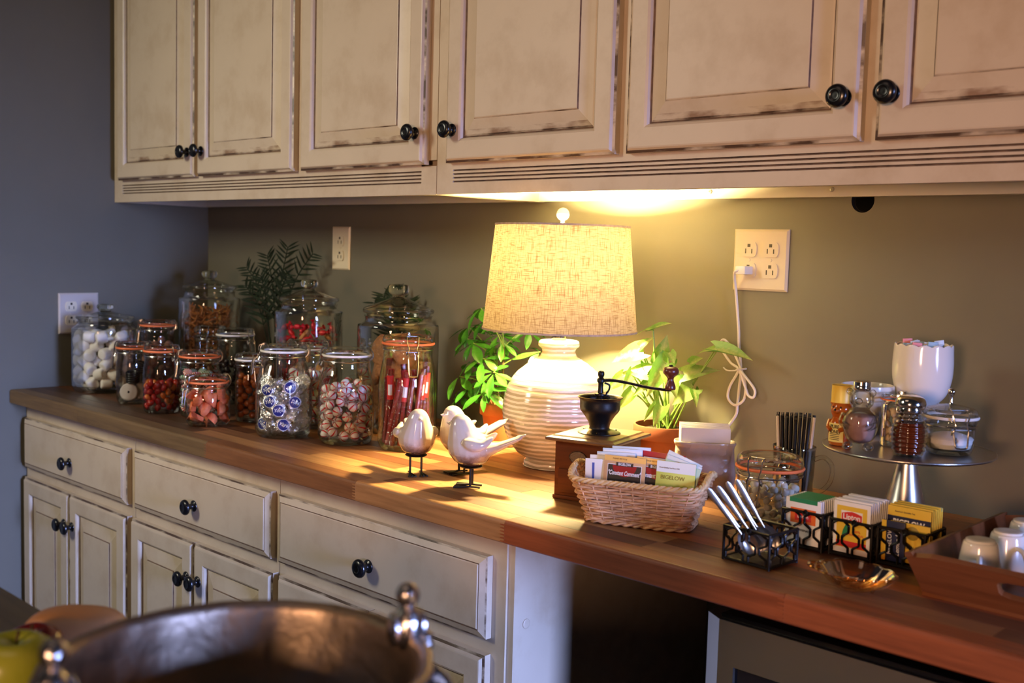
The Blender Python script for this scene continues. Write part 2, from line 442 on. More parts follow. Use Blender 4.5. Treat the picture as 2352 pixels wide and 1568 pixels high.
for i in range(1, rows):
    x = .003; y0 = -DC + i * rw
    while x < 3.39:
        L = rnd.uniform(.34, .72); x1 = x + L
        if x1 > 3.2: x1 = 3.4
        c = (x + x1) / 2; q = rnd.random()
        if c < .75: m = m_w_dim if q < .7 else m_w_dark
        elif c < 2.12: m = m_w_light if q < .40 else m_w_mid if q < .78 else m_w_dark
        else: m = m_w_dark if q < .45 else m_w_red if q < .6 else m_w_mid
        stave(x, x1, y0, y0 + rw if i < rows - 1 else -.0008, m); x = x1

# ------------------------------------------------------------------ outlets
def receptacle(parent, x, z, n='receptacle'):
    """one outlet face; local x right, z up, front -y"""
    mb = MB(); pts = []
    for i in range(28):
        a = 2 * pi * i / 28; pts.append((.0172 * cos(a), max(-.0118, min(.0118, .0172 * sin(a)))))
    pts = [(max(-.0165, min(.0165, a)), b * 1.18) for a, b in pts]
    mb.prism(pts, -.0025, .002, 'y')
    r = mb.build(n, m_plate, parent, (x, 0, z), bevel=0)
    s = MB(); s.box(-.0078, -.0028, -.0075, -.0056, -.0022, .0015); s.box(.0056, -.0028, -.0075, .0078, -.0022, .0010); s.box(-.0030, -.0028, .0045, .0030, -.0022, .0105)
    s.build('slot', m_slot, r)
    return r
def outlet(label, loc, rz, gangs, wd, mat, grp=None):
    t = thing('wall_outlet', label, 'outlet', loc, rz)
    h = .1155; mb = MB()
    ring = lambda i, y: [mb.vert((x, y, z)) for x, z in ((-wd / 2 + i, -h / 2 + i), (wd / 2 - i, -h / 2 + i), (wd / 2 - i, h / 2 - i), (-wd / 2 + i, h / 2 - i))]
    R = [ring(0, 0), ring(0, -.002), ring(.004, -.0055)]
    for k in (0, 1):
        for i in range(4): mb.face((R[k][i], R[k][(i + 1) % 4], R[k + 1][(i + 1) % 4], R[k + 1][i]))
    mb.face(R[2]); mb.face(R[0][::-1])
    p = mb.build('cover_plate', mat, t, smooth=False)
    for g in ([0] if gangs == 1 else [-.0232, .0232]):
        for z in (.0197, -.0197): receptacle(t, g, z).location.y = -.0055
        MB().lathe([(0, 0), (.003, 0), (.0026, .001), (0, .0011)], 12).build('screw', mat, t, (g, -.0055, 0), (pi / 2, 0, 0))
    return t
outlet('ivory double outlet with a white plug, right of the lamp', (1.9675, -.0003, 1.3277), 0, 2, .1165, m_plate)
outlet('ivory single outlet on the back wall above the candy jars', (.6811, -.0003, 1.3274), 0, 1, .077, m_plate)
outlet('white double outlet on the left wall behind the marshmallow jar', (.0003, -.416, 1.1215), pi / 2, 2, .1165, m_almond)
# lamp cord: plug, hanging wire and a bundle of loops
cd = thing('power_cord', 'white cord plugged into the outlet and tied in loops on the wall', 'cord', (1.944, -.006, 1.308))
pl = MB(); pl.box(-.011, -.030, -.008, .011, -.0006, .008); pl.build('plug', m_white_pl, cd, bevel=.003)
def rel(L): return [(a - 1.944, b + .006, c - 1.308) for a, b, c in L]
y = -.012
main = [(1.944, -.030, 1.308), (1.935, -.036, 1.306), (1.925, -.024, 1.295), (1.922, -.012, 1.27), (1.925, -.008, 1.23), (1.930, -.008, 1.192), (1.932, -.008, 1.165), (1.940, -.010, 1.118), (1.938, -.010, 1.085), (1.935, -.009, 1.05), (1.932, -.008, 1.03), (1.912, -.008, 1.0), (1.885, -.008, .96), (1.86, -.008, .925)]
MB().tube(sm(rel(main), 6), .0028, 8).build('cable', m_white_pl, cd)
l1 = [(1.938, y - .004, 1.118), (1.921, y - .004, 1.085), (1.918, y - .004, 1.062), (1.934, y - .004, 1.050), (1.953, y - .004, 1.063), (1.955, y - .004, 1.092), (1.944, y - .004, 1.12), (1.926, y - .003, 1.15), (1.906, y - .003, 1.172), (1.896, y - .003, 1.168), (1.902, y - .003, 1.150), (1.92, y - .003, 1.13)]
MB().tube(sm(rel(l1), 6, True), .0026, 8, True).build('loop', m_white_pl, cd)
l2 = [(1.944, y - .008, 1.118), (1.962, y - .008, 1.102), (1.978, y - .008, 1.084), (1.976, y - .008, 1.070), (1.965, y - .008, 1.072), (1.958, y - .008, 1.086), (1.948, y - .008, 1.108)]
MB().tube(sm(rel(l2), 6, True), .0026, 8, True).build('loop', m_white_pl, cd)
MB().tube(sm(rel([(1.932, y + .004, 1.118), (1.94, y - .012, 1.119), (1.95, y + .004, 1.121), (1.94, y + .008, 1.119)]), 5, True), .002, 6, True).build('tie', m_white_pl, cd)
MB().tube(sm(rel([(1.936, y - .010, 1.117), (1.92, y - .014, 1.116), (1.911, y - .014, 1.121)]), 5), .0014, 6).build('tie_end', m_white_pl, cd)

# ------------------------------------------------------------------ table lamp
def lamp():
    t = thing('table_lamp', 'lit table lamp with round ridged white ceramic base and linen drum shade', 'lamp', (1.658, -.217, HC))
    ctrl = [(0, .0005), (.058, .0005), (.062, .003), (.062, .010), (.059, .016), (.075, .026), (.091, .045), (.1015, .070), (.1065, .100), (.106, .125), (.099, .152), (.085, .178), (.061, .199), (.043, .211), (.035, .218), (.0325, .226), (.0350, .231), (.0395, .235), (.0400, .241), (.037, .2455), (.030, .247), (.012, .247), (0, .247)]
    P = sp(ctrl, 12)
    def rf(a, k, r, z):
        if .02 < z < .205: r += .00035 * sin(z * 2 * pi / .0088 + .5 * sin(3 * a + z * 60)) + .0003 * sin(z * 410 + 2 * a)
        return r, z
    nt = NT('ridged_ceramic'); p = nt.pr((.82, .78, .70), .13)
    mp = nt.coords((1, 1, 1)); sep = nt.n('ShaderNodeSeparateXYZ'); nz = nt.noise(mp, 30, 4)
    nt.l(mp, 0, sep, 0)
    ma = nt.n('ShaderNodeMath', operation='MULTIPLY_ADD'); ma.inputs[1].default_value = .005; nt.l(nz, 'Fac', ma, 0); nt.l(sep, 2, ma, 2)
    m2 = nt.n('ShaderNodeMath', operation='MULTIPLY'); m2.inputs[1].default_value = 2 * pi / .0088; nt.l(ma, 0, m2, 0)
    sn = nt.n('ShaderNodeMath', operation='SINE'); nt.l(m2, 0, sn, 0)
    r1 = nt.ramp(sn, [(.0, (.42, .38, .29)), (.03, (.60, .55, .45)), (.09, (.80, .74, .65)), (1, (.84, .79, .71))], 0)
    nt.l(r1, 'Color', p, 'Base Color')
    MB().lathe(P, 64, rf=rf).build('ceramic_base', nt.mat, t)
    MB().lathe([(.0, .247), (.014, .247), (.0145, .249), (.0145, .262), (.006, .2635), (.006, .315), (.013, .318), (.013, .362), (.007, .366), (0, .366)], 24).build('socket', m_chrome, t)
    # harp and finial carrying the shade
    hp = [(.010, 0, .262), (.040, 0, .285), (.050, 0, .345), (.036, 0, .425), (.012, 0, .4685), (0, 0, .470), (-.012, 0, .4685), (-.036, 0, .425), (-.050, 0, .345), (-.040, 0, .285), (-.010, 0, .262)]
    MB().tube(sm(hp, 5), .0016, 6).build('harp', m_wire, t)
    f = MB().ball((0, 0, .4905), .0125, 20, 14); f.lathe([(.004, .468), (.004, .479)], 10); f.build('finial', m_whitecer, t)
    # shade: slightly conical linen drum with hemmed rims
    zb, zt, rb, rt = .2665, .4690, .1500, .1300
    nt = NT('linen_shade'); mp = nt.coords((1, 1, 1)); sep = nt.n('ShaderNodeSeparateXYZ'); nt.l(mp, 0, sep, 0)
    at = nt.n('ShaderNodeMath', operation='ARCTAN2'); nt.l(sep, 1, at, 0); nt.l(sep, 0, at, 1)
    def streak(sa, sz, thr, seed):
        cb = nt.n('ShaderNodeCombineXYZ'); a = nt.n('ShaderNodeMath', operation='MULTIPLY'); a.inputs[1].default_value = sa; nt.l(at, 0, a, 0)
        b = nt.n('ShaderNodeMath', operation='MULTIPLY'); b.inputs[1].default_value = sz; nt.l(sep, 2, b, 0)
        nt.l(a, 0, cb, 0); nt.l(b, 0, cb, 1); cb.inputs[2].default_value = seed
        nz = nt.n('ShaderNodeTexNoise'); nz.inputs['Scale'].default_value = 1; nz.inputs['Detail'].default_value = 3; nt.l(cb, 0, nz, 'Vector')
        return nt.ramp(nz, [(thr - .10, (.30, .30, .30)), (thr + .03, (1, 1, 1))])
    h1 = streak(6.5, 640, .46, 0); h2 = streak(95, 36, .46, 5); h3 = streak(9, 900, .40, 9)
    m1 = nt.mix(1.0, (h1, 'Color'), (h2, 'Color'), 'MULTIPLY'); m2 = nt.mix(.8, (m1, 2), (h3, 'Color'), 'MULTIPLY')
    cA = nt.mix((m2, 2), (.22, .125, .055), (.50, .36, .20)); cB = nt.mix((m2, 2), (.013, .0070, .0028), (.047, .0335, .0195))
    df = nt.n('ShaderNodeBsdfDiffuse'); tl = nt.n('ShaderNodeBsdfTranslucent'); mx = nt.n('ShaderNodeMixShader'); mx.inputs[0].default_value = .25
    nt.t.links.new(cA.outputs[2], df.inputs[0]); nt.t.links.new(cB.outputs[2], tl.inputs[0])
    nt.l(df, 0, mx, 1); nt.l(tl, 0, mx, 2); nt.l(mx, 0, nt.out, 'Surface')
    sh = MB(); n = 64; A = []
    for k in range(9):
        z = zb + (zt - zb) * k / 8; r = rb + (rt - rb) * k / 8
        A.append([sh.vert((r * cos(2 * pi * i / n), r * sin(2 * pi * i / n), z)) for i in range(n)])
    for k in range(8):
        for i in range(n): sh.face((A[k][i], A[k][(i + 1) % n], A[k + 1][(i + 1) % n], A[k + 1][i]))
    s = sh.build('lamp_shade', nt.mat, t)
    m_hem = simple('linen_hem', (.42, .30, .20), .8, vary=.2, scale=120)
    hem = lambda r, z, h: MB().lathe([(r - .0012, z), (r + .0012, z), (r + .0010, z + h), (r - .0014, z + h), (r - .0012, z)], 64)
    hem(rb, zb - .001, .0035).build('hem', m_hem, s); hem(rt, zt - .0025, .0035).build('hem', m_hem, s)
    sp_ = MB()
    for k in range(3): a = 2 * pi * k / 3 + .4; sp_.tube([(0, 0, .4695), (rt * .55 * cos(a), rt * .55 * sin(a), .466), ((rt - .001) * cos(a), (rt - .001) * sin(a), .4665)], .0014, 5)
    sp_.build('spider', m_wire, s)
    e = NT('bulb_glow'); em = e.n('ShaderNodeEmission'); em.inputs[0].default_value = (1.0, .79, .34, 1); em.inputs[1].default_value = BULB; e.l(em, 0, e.out, 'Surface')
    MB().lathe(sp([(0, .3665), (.010, .3675), (.013, .374), (.024, .396), (.026, .412), (.018, .430), (0, .437)], 4), 20).build('bulb', e.mat, t)
BULB = 3400
lamp()

# ------------------------------------------------------------------ jars
def ring(R, r, z, n=40, k=8):
    return MB().lathe([(R + r * cos(2 * pi * i / k), z + r * sin(2 * pi * i / k)) for i in range(k + 1)], n)
def clip_jar(label, x, y, R, H, zr, rn, zs, gasket, ang, body=m_glass, wz=.05, z0=HC, name='clip_top_jar', clip2=True, rot=0):
    t = thing(name, label, 'jar', (x, y, z0 + .0004), 0)
    d = zr - .018 - zs; w = R - rn
    prof = [(0, .0), (R * .76, 0), (R * .90, .0035), (R * .975, .013), (R, .026), (R, zs * .80), (R - w * .14, zs * .95), (R - w * .50, zs + d * .35), (rn + w * .14, zs + d * .75), (rn + .001, zr - .016), (rn - .001, zr - .011), (rn + .003, zr - .008), (rn + .003, zr - .004), (rn - .001, zr - .0025)]
    b = MB().lathe(sp(prof, 4), 48)
    b.build('glass_body', body, t)
    MB().lathe([(0, .006), (R * .78, .006), (R * .88, .009), (R * .945, .016)], 48).build('glass_bottom', m_glass2, t)
    if gasket: MB().lathe([(rn - .002, zr - .0022), (rn + .0045, zr - .0022), (rn + .0055, zr), (rn + .0045, zr + .002), (rn - .002, zr + .002), (rn - .002, zr - .0022)], 48).build('gasket', gasket, t)
    hl = H - zr
    MB().lathe([(rn - .002, zr + .0022), (rn + .003, zr + .0028), (rn + .0038, zr + hl * .35), (rn + .002, zr + hl * .8), (rn - .002, H), (rn - .006, H), (rn - .010, H - .003), (rn - .013, H - .006), (0, H - .0062)], 48).build('lid', m_glass2, t)
    w = MB(); r = .0012; q = rn + .0045
    for s in (-1, 1):
        w.tube(sm([(rn - .004, s * .012, H + .001), (q, s * .012, H - .001), (q + .003, s * .011, zr + .002), (q + .004, s * .008, zr - .008), (q + .006, s * .011, zr - .016), (q + .003, s * .013, zr - .022), (q, s * .011, zr - .014)], 4), r, 6)
    w.tube([(rn - .004, -.012, H + .001), (rn - .004, .012, H + .001)], r, 6)
    lw = max(R, q) + .0035
    w.tube(sm([(q + .005, -.011, zr - .014), (lw + .002, -.010, zr - .024), (lw + .005, -.0085, zr - wz), (lw + .005, -.006, zr - wz - .004), (lw + .005, .006, zr - wz - .004), (lw + .005, .0085, zr - wz), (lw + .002, .010, zr - .024), (q + .005, .011, zr - .014)], 4), r * 1.15, 6)
    w.tube([(q + .005, -.014, zr - .014), (q + .005, .014, zr - .014)], r, 6)
    w.build('wire_bale', m_wire, t, rot=(0, 0, ang))
    h = MB(); h.add(ring(rn + .0022, r, zr - .012))
    for s in (-1, 1): h.tube(sm([(-(rn + .002), s * .009, zr - .012), (-(q + .003), s * .009, zr - .006), (-(q + .004), s * .008, zr + .004), (-(rn + .002), s * .006, H + .0005), (-(rn - .005), s * .006, H + .0005)], 4), r, 6)
    h.build('wire_hinge', m_wire, t, rot=(0, 0, ang))
    return t
def canister(label, x, y, R, H, zs, zl, z0=HC):
    t = thing('glass_canister', label, 'jar', (x, y, z0 + .0004), 0)
    b = MB().lathe(sp([(0, 0), (R * .82, 0), (R * .94, .004), (R * .995, .018), (R, .03), (R, zs - .012), (R * .97, zs), (R * .87, zs + .010), (R * .82, zs + .014), (R * .82, zl - .010), (R * .845, zl - .006)], 4), 56)
    b.build('glass_body', m_glass, t)
    MB().lathe([(0, .007), (R * .84, .007), (R * .93, .012), (R * .965, .018)], 48).build('glass_bottom', m_glass2, t)
    k = H - zl
    l = MB().lathe(sp([(R * .76, zl - .012), (R * .79, zl - .002), (R * .86, zl + .001), (R * .875, zl + .005), (R * .84, zl + .010), (R * .58, zl + k * .30), (R * .28, zl + k * .46), (R * .20, zl + k * .50)], 4), 56).build('lid', m_glass2, t)
    MB().lathe(sp([(R * .20, zl + k * .50), (R * .15, zl + k * .56), (R * .16, zl + k * .60), (R * .23, zl + k * .68), (R * .255, zl + k * .82), (R * .21, zl + k * .96), (0, H)], 4), 28).build('knob', m_knobglass, l)
    return t
m_knobglass = NT('solid_glass'); _g = m_knobglass.n('ShaderNodeBsdfGlass'); _g.inputs['Roughness'].default_value = 0; _g.inputs['IOR'].default_value = 1.45; _g.inputs[0].default_value = (.93, .96, .92, 1)
m_knobglass.l(_g, 0, m_knobglass.out, 'Surface'); m_knobglass = m_knobglass.mat

def pack(R, r, ztop, n, seed, z0=.0075, tries=50, keep=True, h=None):
    """drop n spheres of radius r into a cylinder; returns the ones that show (next to the glass or on top)"""
    g = random.Random(seed); P = []; Rr = R - r
    for _ in range(n):
        best = None
        for k in range(tries):
            a = g.uniform(0, 2 * pi); q = Rr * (1 if g.random() < .55 else math.sqrt(g.random()))
            x, y = q * cos(a), q * sin(a); z = z0 + r
            for (X, Y, Z) in P:
                d2 = (X - x) ** 2 + (Y - y) ** 2
                if d2 < 4 * r * r: z = max(z, Z + math.sqrt(4 * r * r - d2))
            if best is None or z < best[2]: best = (x, y, z)
        if best[2] + r > ztop: break
        P.append(best)
    if not keep: return P
    zt = max(p[2] for p in P)
    return [p for p in P if (math.hypot(p[0], p[1]) > R - 2.5 * r and p[0] * .69 - p[1] * .72 > -.6 * R) or p[2] > zt - 2.4 * r]
def scatter(jar, name, cat, label, group, meshes, P, seed, tilt=pi, kids=None):
    g = random.Random(seed); base = jar.location
    for p in P:
        o = link(name, meshes[g.randrange(len(meshes))], None, (base.x + p[0], base.y + p[1], base.z + p[2]), (g.uniform(-tilt, tilt), g.uniform(-tilt, tilt), g.uniform(-pi, pi)))
        tag(o, label, cat, group)

# candy shapes (shared meshes)
m_marsh = simple('marshmallow', (.84, .80, .77), .85, bump=.08, scale=150, Subsurface_Weight=.15, Subsurface_Radius=(.01, .008, .006))
me_marsh = MB().lathe(sp([(0, -.0145), (.011, -.0145), (.0148, -.0115), (.0158, -.004), (.0158, .004), (.0148, .0115), (.011, .0145), (0, .0145)], 2), 18).mesh('marshmallow', m_marsh)
def candy(name, col, rough=.2, sss=.3): return simple(name, col, rough, Subsurface_Weight=sss, Subsurface_Radius=(.006, .003, .002))
m_gum = [candy('red_gummy', (.42, .025, .012)), candy('orange_gummy', (.75, .20, .03)), candy('deep_red_gummy', (.30, .012, .01))]
me_gum = [MB().ball((0, 0, 0), (.0098, .0075, .0062), 10, 7).mesh('gummy', m) for m in m_gum]
m_cw = candy('white_candy', (.82, .76, .72)); m_cr = candy('red_stripe', (.62, .03, .04)); m_cg = candy('green_stripe', (.03, .30, .10))
def disc_mint(m2):
    mb = MB().lathe(sp([(0, -.0042), (.007, -.0042), (.0105, -.002), (.0112, 0), (.0105, .002), (.007, .0042), (0, .0042)], 1), 24)
    mb.m = [0 if (math.atan2(sum(mb.v[i][1] for i in f), sum(mb.v[i][0] for i in f)) * 12 / (2 * pi)) % 1 < .5 else 1 for f in mb.f]
    return mb.mesh('mint', [m_cw, m2])
me_mint = [disc_mint(m_cr), disc_mint(m_cg)]
m_slice = simple('orange_sugar', (.90, .22, .085), .55, vary=.15, scale=200, bump=.5, bscale=900, bdist=.0006, Subsurface_Weight=.25, Subsurface_Radius=(.008, .003, .002))
def slice_mesh():
    mb = MB(); R, h = .0165, .0062; prof = [(-1, .55), (-.7, .95), (0, 1), (.7, .95), (1, .55)]; n = 12; rows = []
    for u, k in prof:
        rows.append([mb.vert((R * (.86 + .14 * k) * cos(pi * i / n) * (1 + .035 * cos(pi * i / n * 12)), R * (.86 + .14 * k) * sin(pi * i / n) * (1 + .035 * cos(pi * i / n * 12)) - .006, u * h)) for i in range(n + 1)])
    for k in range(len(prof) - 1):
        for i in range(n): mb.face((rows[k][i], rows[k][i + 1], rows[k + 1][i + 1], rows[k + 1][i]))
        mb.face((rows[k][n], rows[k][0], rows[k + 1][0], rows[k + 1][n]))
    mb.face(rows[0][::-1]); mb.face(rows[-1])
    return mb.mesh('slice', m_slice, angle=75)
me_slice = [slice_mesh()]
def puff_mesh():
    mb = MB().ball((0, 0, 0), (.0112, .0112, .0098), 20, 9, sec=lambda i: 1 if i % 4 == 0 else 0)
    for s in (-1, 1):  # twisted ends of the clear wrapper
        mb.lathe([(.0015, s * .0095), (.0035, s * .0128), (.0062, s * .0158)], 9, m=2, rf=lambda a, k, r, z: (r * (1 + .35 * sin(4.5 * a)), z))
    return mb.mesh('puff', [m_cw, m_cr, m_wrap])
m_wrap = glass('clear_wrapper', (.93, .86, .88), (.75, .6, .65), .06, 2.6)
_w = m_wrap.node_tree; _nz = _w.nodes.new('ShaderNodeTexNoise'); _nz.inputs['Scale'].default_value = 130; _bp = _w.nodes.new('ShaderNodeBump'); _bp.inputs['Strength'].default_value = 1.0; _bp.inputs['Distance'].default_value = .006
_tc = _w.nodes.new('ShaderNodeTexCoord'); _w.links.new(_tc.outputs['Object'], _nz.inputs['Vector']); _w.links.new(_nz.outputs['Fac'], _bp.inputs['Height'])
for _n in _w.nodes:
    if _n.type == 'BSDF_GLOSSY': _w.links.new(_bp.outputs['Normal'], _n.inputs['Normal'])
me_puff = [puff_mesh()]

# --- back row: three big canisters
mid = (1.137 - .0, -.184)
jc = canister('large glass canister of brown cookies behind the red licorice jar', 1.137, -.184, .0933, .335, .235, .268)
m_cookie = simple('oatmeal_cookie', (.33, .14, .05), .9, vary=.3, scale=120, bump=.9, bscale=170, bdist=.004)
def cookie(r, h, m, nm='cookie'):
    g = random.Random(r * 1e4)
    return MB().lathe(sp([(0, -h / 2), (r * .8, -h / 2), (r, -h * .1), (r * .85, h * .4), (r * .4, h / 2), (0, h * .55)], 2), 26, rf=lambda a, k, rr, z: (rr * (1 + .03 * sin(3 * a + 1) + .025 * sin(7 * a)), z)).mesh(nm, m)
me_ck = cookie(.036, .013, m_cookie)
ckp = []
g = random.Random(3)
for lay in range(4):
    for k in range(5):
        a = 2 * pi * k / 5 + lay * .6 + 4.2
        ckp.append((.047 * cos(a), .047 * sin(a), .045 + lay * .046, a))
for (x, y, z, a) in ckp:
    o = link('cookie', me_ck, None, (1.137 + x, -.184 + y, HC + z), (0, 0, 0))
    o.rotation_euler = (Matrix.Rotation(a, 3, 'Z') @ Matrix.Rotation(pi / 2 - .22 + g.uniform(-.1, .1), 3, 'Y')).to_euler()
    tag(o, 'brown oatmeal cookie in the canister behind the licorice jar', 'cookie', 'cookies in the right-hand canister')
jm = canister('large glass canister with red wrapped candies beneath the ivory single outlet', .858, -.232, .0823, .335, .250, .281)
m_foil = simple('red_foil', (.55, .02, .03), .3, .3, bump=.6, scale=160, bdist=.002)
def wrapped(m):
    mb = MB().ball((0, 0, 0), (.016, .0085, .0075), 12, 8)
    for s in (-1, 1): mb.lathe([(.002, 0), (.0055, .006), (.0085, .011)], 8)
    return mb
def wrapped_mesh():
    mb = MB().ball((0, 0, 0), (.0085, .0085, .016), 12, 8)
    for s in (-1, 1): mb.lathe([(.002, s * .0152), (.005, s * .020), (.0085, s * .025)], 10, rf=lambda a, k, r, z: (r * (1 + .3 * sin(5 * a)), z))
    return mb.mesh('wrapped_candy', m_foil)
me_wr = [wrapped_mesh()]
m_wafer = simple('wafer', (.50, .22, .07), .8, vary=.25, scale=90, bump=.4, bscale=200)
me_waf = [cookie(.021, .012, m_wafer, 'wafer')]
P = pack(.076, .0185, .247, 300, 5)
g = random.Random(2)
for i, p in enumerate(P):
    red = g.random() < .6 and p[2] > .07
    o = link('wrapped_candy' if red else 'wafer', (me_wr if red else me_waf)[0], None, (.858 + p[0], -.232 + p[1], HC + p[2]), (g.uniform(-1.4, 1.4), g.uniform(-1.4, 1.4), g.uniform(-3, 3)))
    if red: tag(o, 'red foil twist-wrapped candy in the canister beneath the single outlet', 'candy', 'red candies in the middle canister'); o.scale = (.8, .8, .72)
    else: tag(o, 'tan round wafer in the canister beneath the single outlet', 'wafer', 'wafers in the middle canister'); o.scale = (.85, .85, .85)
jp = canister('large glass canister of thin pretzel sticks in the dark corner', .262, -.150, .086, .338, .252, .285)
g = random.Random(11); mb = MB()
for k in range(760):
    a = g.uniform(0, 2 * pi); q = g.uniform(.040, .078); z = .015 + .215 * g.random(); L = g.uniform(.014, .026); d = Vector((g.uniform(-1, 1), g.uniform(-1, 1), g.uniform(-.7, .7))).normalized(); e = d.orthogonal() * L * .35
    c = Vector((q * cos(a), q * sin(a), z)); pts = [c - d * L, c + e, c + d * L]
    if all(math.hypot(p.x, p.y) < .082 and p.z > .009 for p in pts): mb.tube(sm(pts, 3), .0021, 5)
tag(mb.build('pretzel_sticks', simple('pretzel', (.34, .12, .03), .45, vary=.3, scale=60), None, jp.location), 'tangle of curved brown pretzel sticks filling the corner canister', 'snack', None, 'stuff')
jw = canister('squat glass canister of white marshmallows at the left end of the counter', .150, -.408, .0885, .241, .172, .198)
scatter(jw, 'marshmallow', 'marshmallow', 'white marshmallow in the squat canister by the left wall', 'marshmallows in the canister', [me_marsh], pack(.0830, .0152, .176, 150, 4, z0=.011), 8)

# --- clip-top jars
j = clip_jar('clip-top jar with black licorice coils and a pale holed wheel', .420, -.463, .0425, .158, .143, .0385, .105, m_orange_r, -2.1)
m_liq = simple('black_licorice', (.012, .009, .009), .35); m_disc = simple('pale_candy', (.66, .60, .60), .7, bump=.1, scale=300)
for i, (dx, dy, dz, rx, rz) in enumerate(((.018, -.012, .070, .15, .3), (-.016, .008, .069, -.2, 1.2), (.004, .018, .093, .25, 2.0))):
    c = MB()
    for k in range(5): c.add(ring(.0145, .0026, -.012 + .0058 * k, 24, 6))
    o = c.build('licorice_coil', m_liq, None, (.420 + dx, -.463 + dy, HC + dz), (rx, .1, rz)); tag(o, 'black coil of licorice inside the jar with the pale wheel', 'candy', 'black licorice coils')
wh = MB().lathe([(.003, -.0055), (.0205, -.0055), (.0225, -.0035), (.0225, .0035), (.0205, .0055), (.003, .0055), (.003, -.0055)], 36)
rw_ = Vector((.72, -.69, .12)).to_track_quat('Z', 'Y').to_euler()
o = wh.build('candy_wheel', m_disc, None, (.420 + .014, -.463 - .019, HC + .031), rw_); tag(o, 'pale round candy wheel with a small centre hole inside a clip-top jar', 'candy')
o = link('candy_wheel', o.data, None, (.420 + .013, -.463 + .016, HC + .031), (Vector((.95, .2, .15)).to_track_quat('Z', 'Y').to_euler())); tag(o, 'second pale candy wheel half hidden behind the gummy jar', 'candy')
j = clip_jar('clip-top jar a third full of red and orange gummies', .603, -.484, .0440, .166, .151, .0385, .108, m_orange_r, .35)
scatter(j, 'gummy', 'candy', 'red or orange gummy candy in the third-full clip-top jar', 'gummies in the jar', [me_gum[0], me_gum[0], me_gum[1], me_gum[2]], pack(.0425, .0078, .085, 230, 9), 3)
j = clip_jar('clip-top jar of red and green striped starlight mints', .705, -.439, .0490, .158, .144, .0445, .106, m_orange_r, -2.25)
scatter(j, 'starlight_mint', 'candy', 'round mint with red or green swirl stripes in the clip-top jar', 'starlight mints', [me_mint[0], me_mint[0], me_mint[1]], pack(.0465, .0100, .118, 100, 12), 5, .9)
j = clip_jar('short clip-top jar of orange slice candies at the counter front', .838, -.4955, .0500, .1150, .100, .0425, .072, m_orange_r, -1.75)
scatter(j, 'orange_slice', 'candy', 'sugared orange slice candy in the short front jar', 'orange slice candies', me_slice, pack(.0485, .0128, .092, 70, 2), 7)
j = clip_jar('clip-top jar of silver wrapped patties with blue round seals', 1.060, -.442, .0612, .200, .187, .0460, .130, m_white_r, -2.35)
m_silver = simple('silver_foil', (.95, .94, .94), .22, 1, bump=1.0, scale=150, bdist=.004)
m_blue = simple('blue_seal', (.018, .028, .22), .35); m_white_ink = simple('white_ink', (.85, .84, .86), .5); m_red_ink = simple('red_ink', (.62, .03, .03), .5); m_black_ink = simple('black_ink', (.012, .011, .012), .5)
def foil_mesh(seed):
    g = random.Random(seed); mb = MB().ball((0, 0, 0), (.0170, .0170, .0075), 18, 9)
    mb.v = [(x * k, y * k, z * k) for (x, y, z), k in zip(mb.v, [1 + g.uniform(-.16, .13) for _ in mb.v])]
    return mb.mesh('foil', m_silver, smooth=False)
me_foil = [foil_mesh(i) for i in range(4)]
me_seal = MB().lathe([(0, .0072), (.0118, .0066), (.0128, .0060), (.0126, .0054), (0, .0054)], 26, ms=[0, 1, 1, 0]).mesh('seal', [m_blue, m_white_ink])
P = pack(.0545, .0134, .136, 90, 6)
vis = sorted(P, key=lambda p: -(p[0] * .82 - p[1] * .57) )
seal_at = [(-.012, -.050, .112), (.050, -.018, .108), (.057, -.010, .082), (.030, -.046, .062), (-.020, -.053, .036), (.046, -.030, .030), (.018, -.052, .090)]
placed = []
for sx, sy, sz in seal_at:
    placed.append(min((p for p in P if p not in placed), key=lambda p: (p[0] - sx) ** 2 + (p[1] - sy) ** 2 + (p[2] - sz) ** 2))
g = random.Random(21)
for i, p in enumerate(P):
    loc = (1.060 + p[0], -.442 + p[1], HC + p[2] + .0004)
    if p in placed:
        t = thing('foil_patty', 'silver wrapped patty showing a round blue seal in the clip-top jar', 'candy', loc, 0, 'sealed silver patties')
        d = Vector((p[0] * .7 + .03, p[1] * .7 - .028, g.uniform(-.004, .012))).normalized()
        q = d.to_track_quat('Z', 'Y').to_matrix().to_4x4() @ Matrix.Rotation(g.uniform(-.9, .9), 4, 'Z')
        t.rotation_euler = q.to_euler()
        link('foil_wrapper', me_foil[i % 4], t); sl = link('seal', me_seal, t)
        text('York', .0105, m_white_ink, 'lettering', sl, (0, .0003, .0074), (0, 0, .12), .35, .00025, 1.0, .00015)
    else:
        o = link('foil_patty', me_foil[i % 4], None, loc, (g.uniform(-1, 1), g.uniform(-1, 1), g.uniform(-3, 3))); tag(o, 'crumpled silver foil patty in the jar with the blue seals', 'candy', 'plain silver patties')
j = clip_jar('clip-top jar full of red striped white peppermint puffs', 1.205, -.383, .0592, .201, .187, .0470, .132, m_white_r, -2.2)
scatter(j, 'peppermint_puff', 'candy', 'white peppermint puff with red stripes in the front clip-top jar', 'peppermint puffs in front', me_puff, pack(.0565, .0114, .137, 200, 15), 4)
j = clip_jar('clip-top jar of striped mints behind the foil patties and the peppermint puffs', .996, -.330, .0500, .200, .182, .0440, .13, m_white_r, .6)
scatter(j, 'peppermint_puff', 'candy', 'red and white striped mint in the jar behind the silver patties', 'striped mints behind', me_puff, pack(.0475, .0114, .140, 170, 16), 6)
j = clip_jar('tall clip-top jar of red wrapped licorice twists beside the ceramic bird', 1.340, -.328, .0605, .237, .2205, .0500, .155, m_orange_r, -.55, wz=.058)
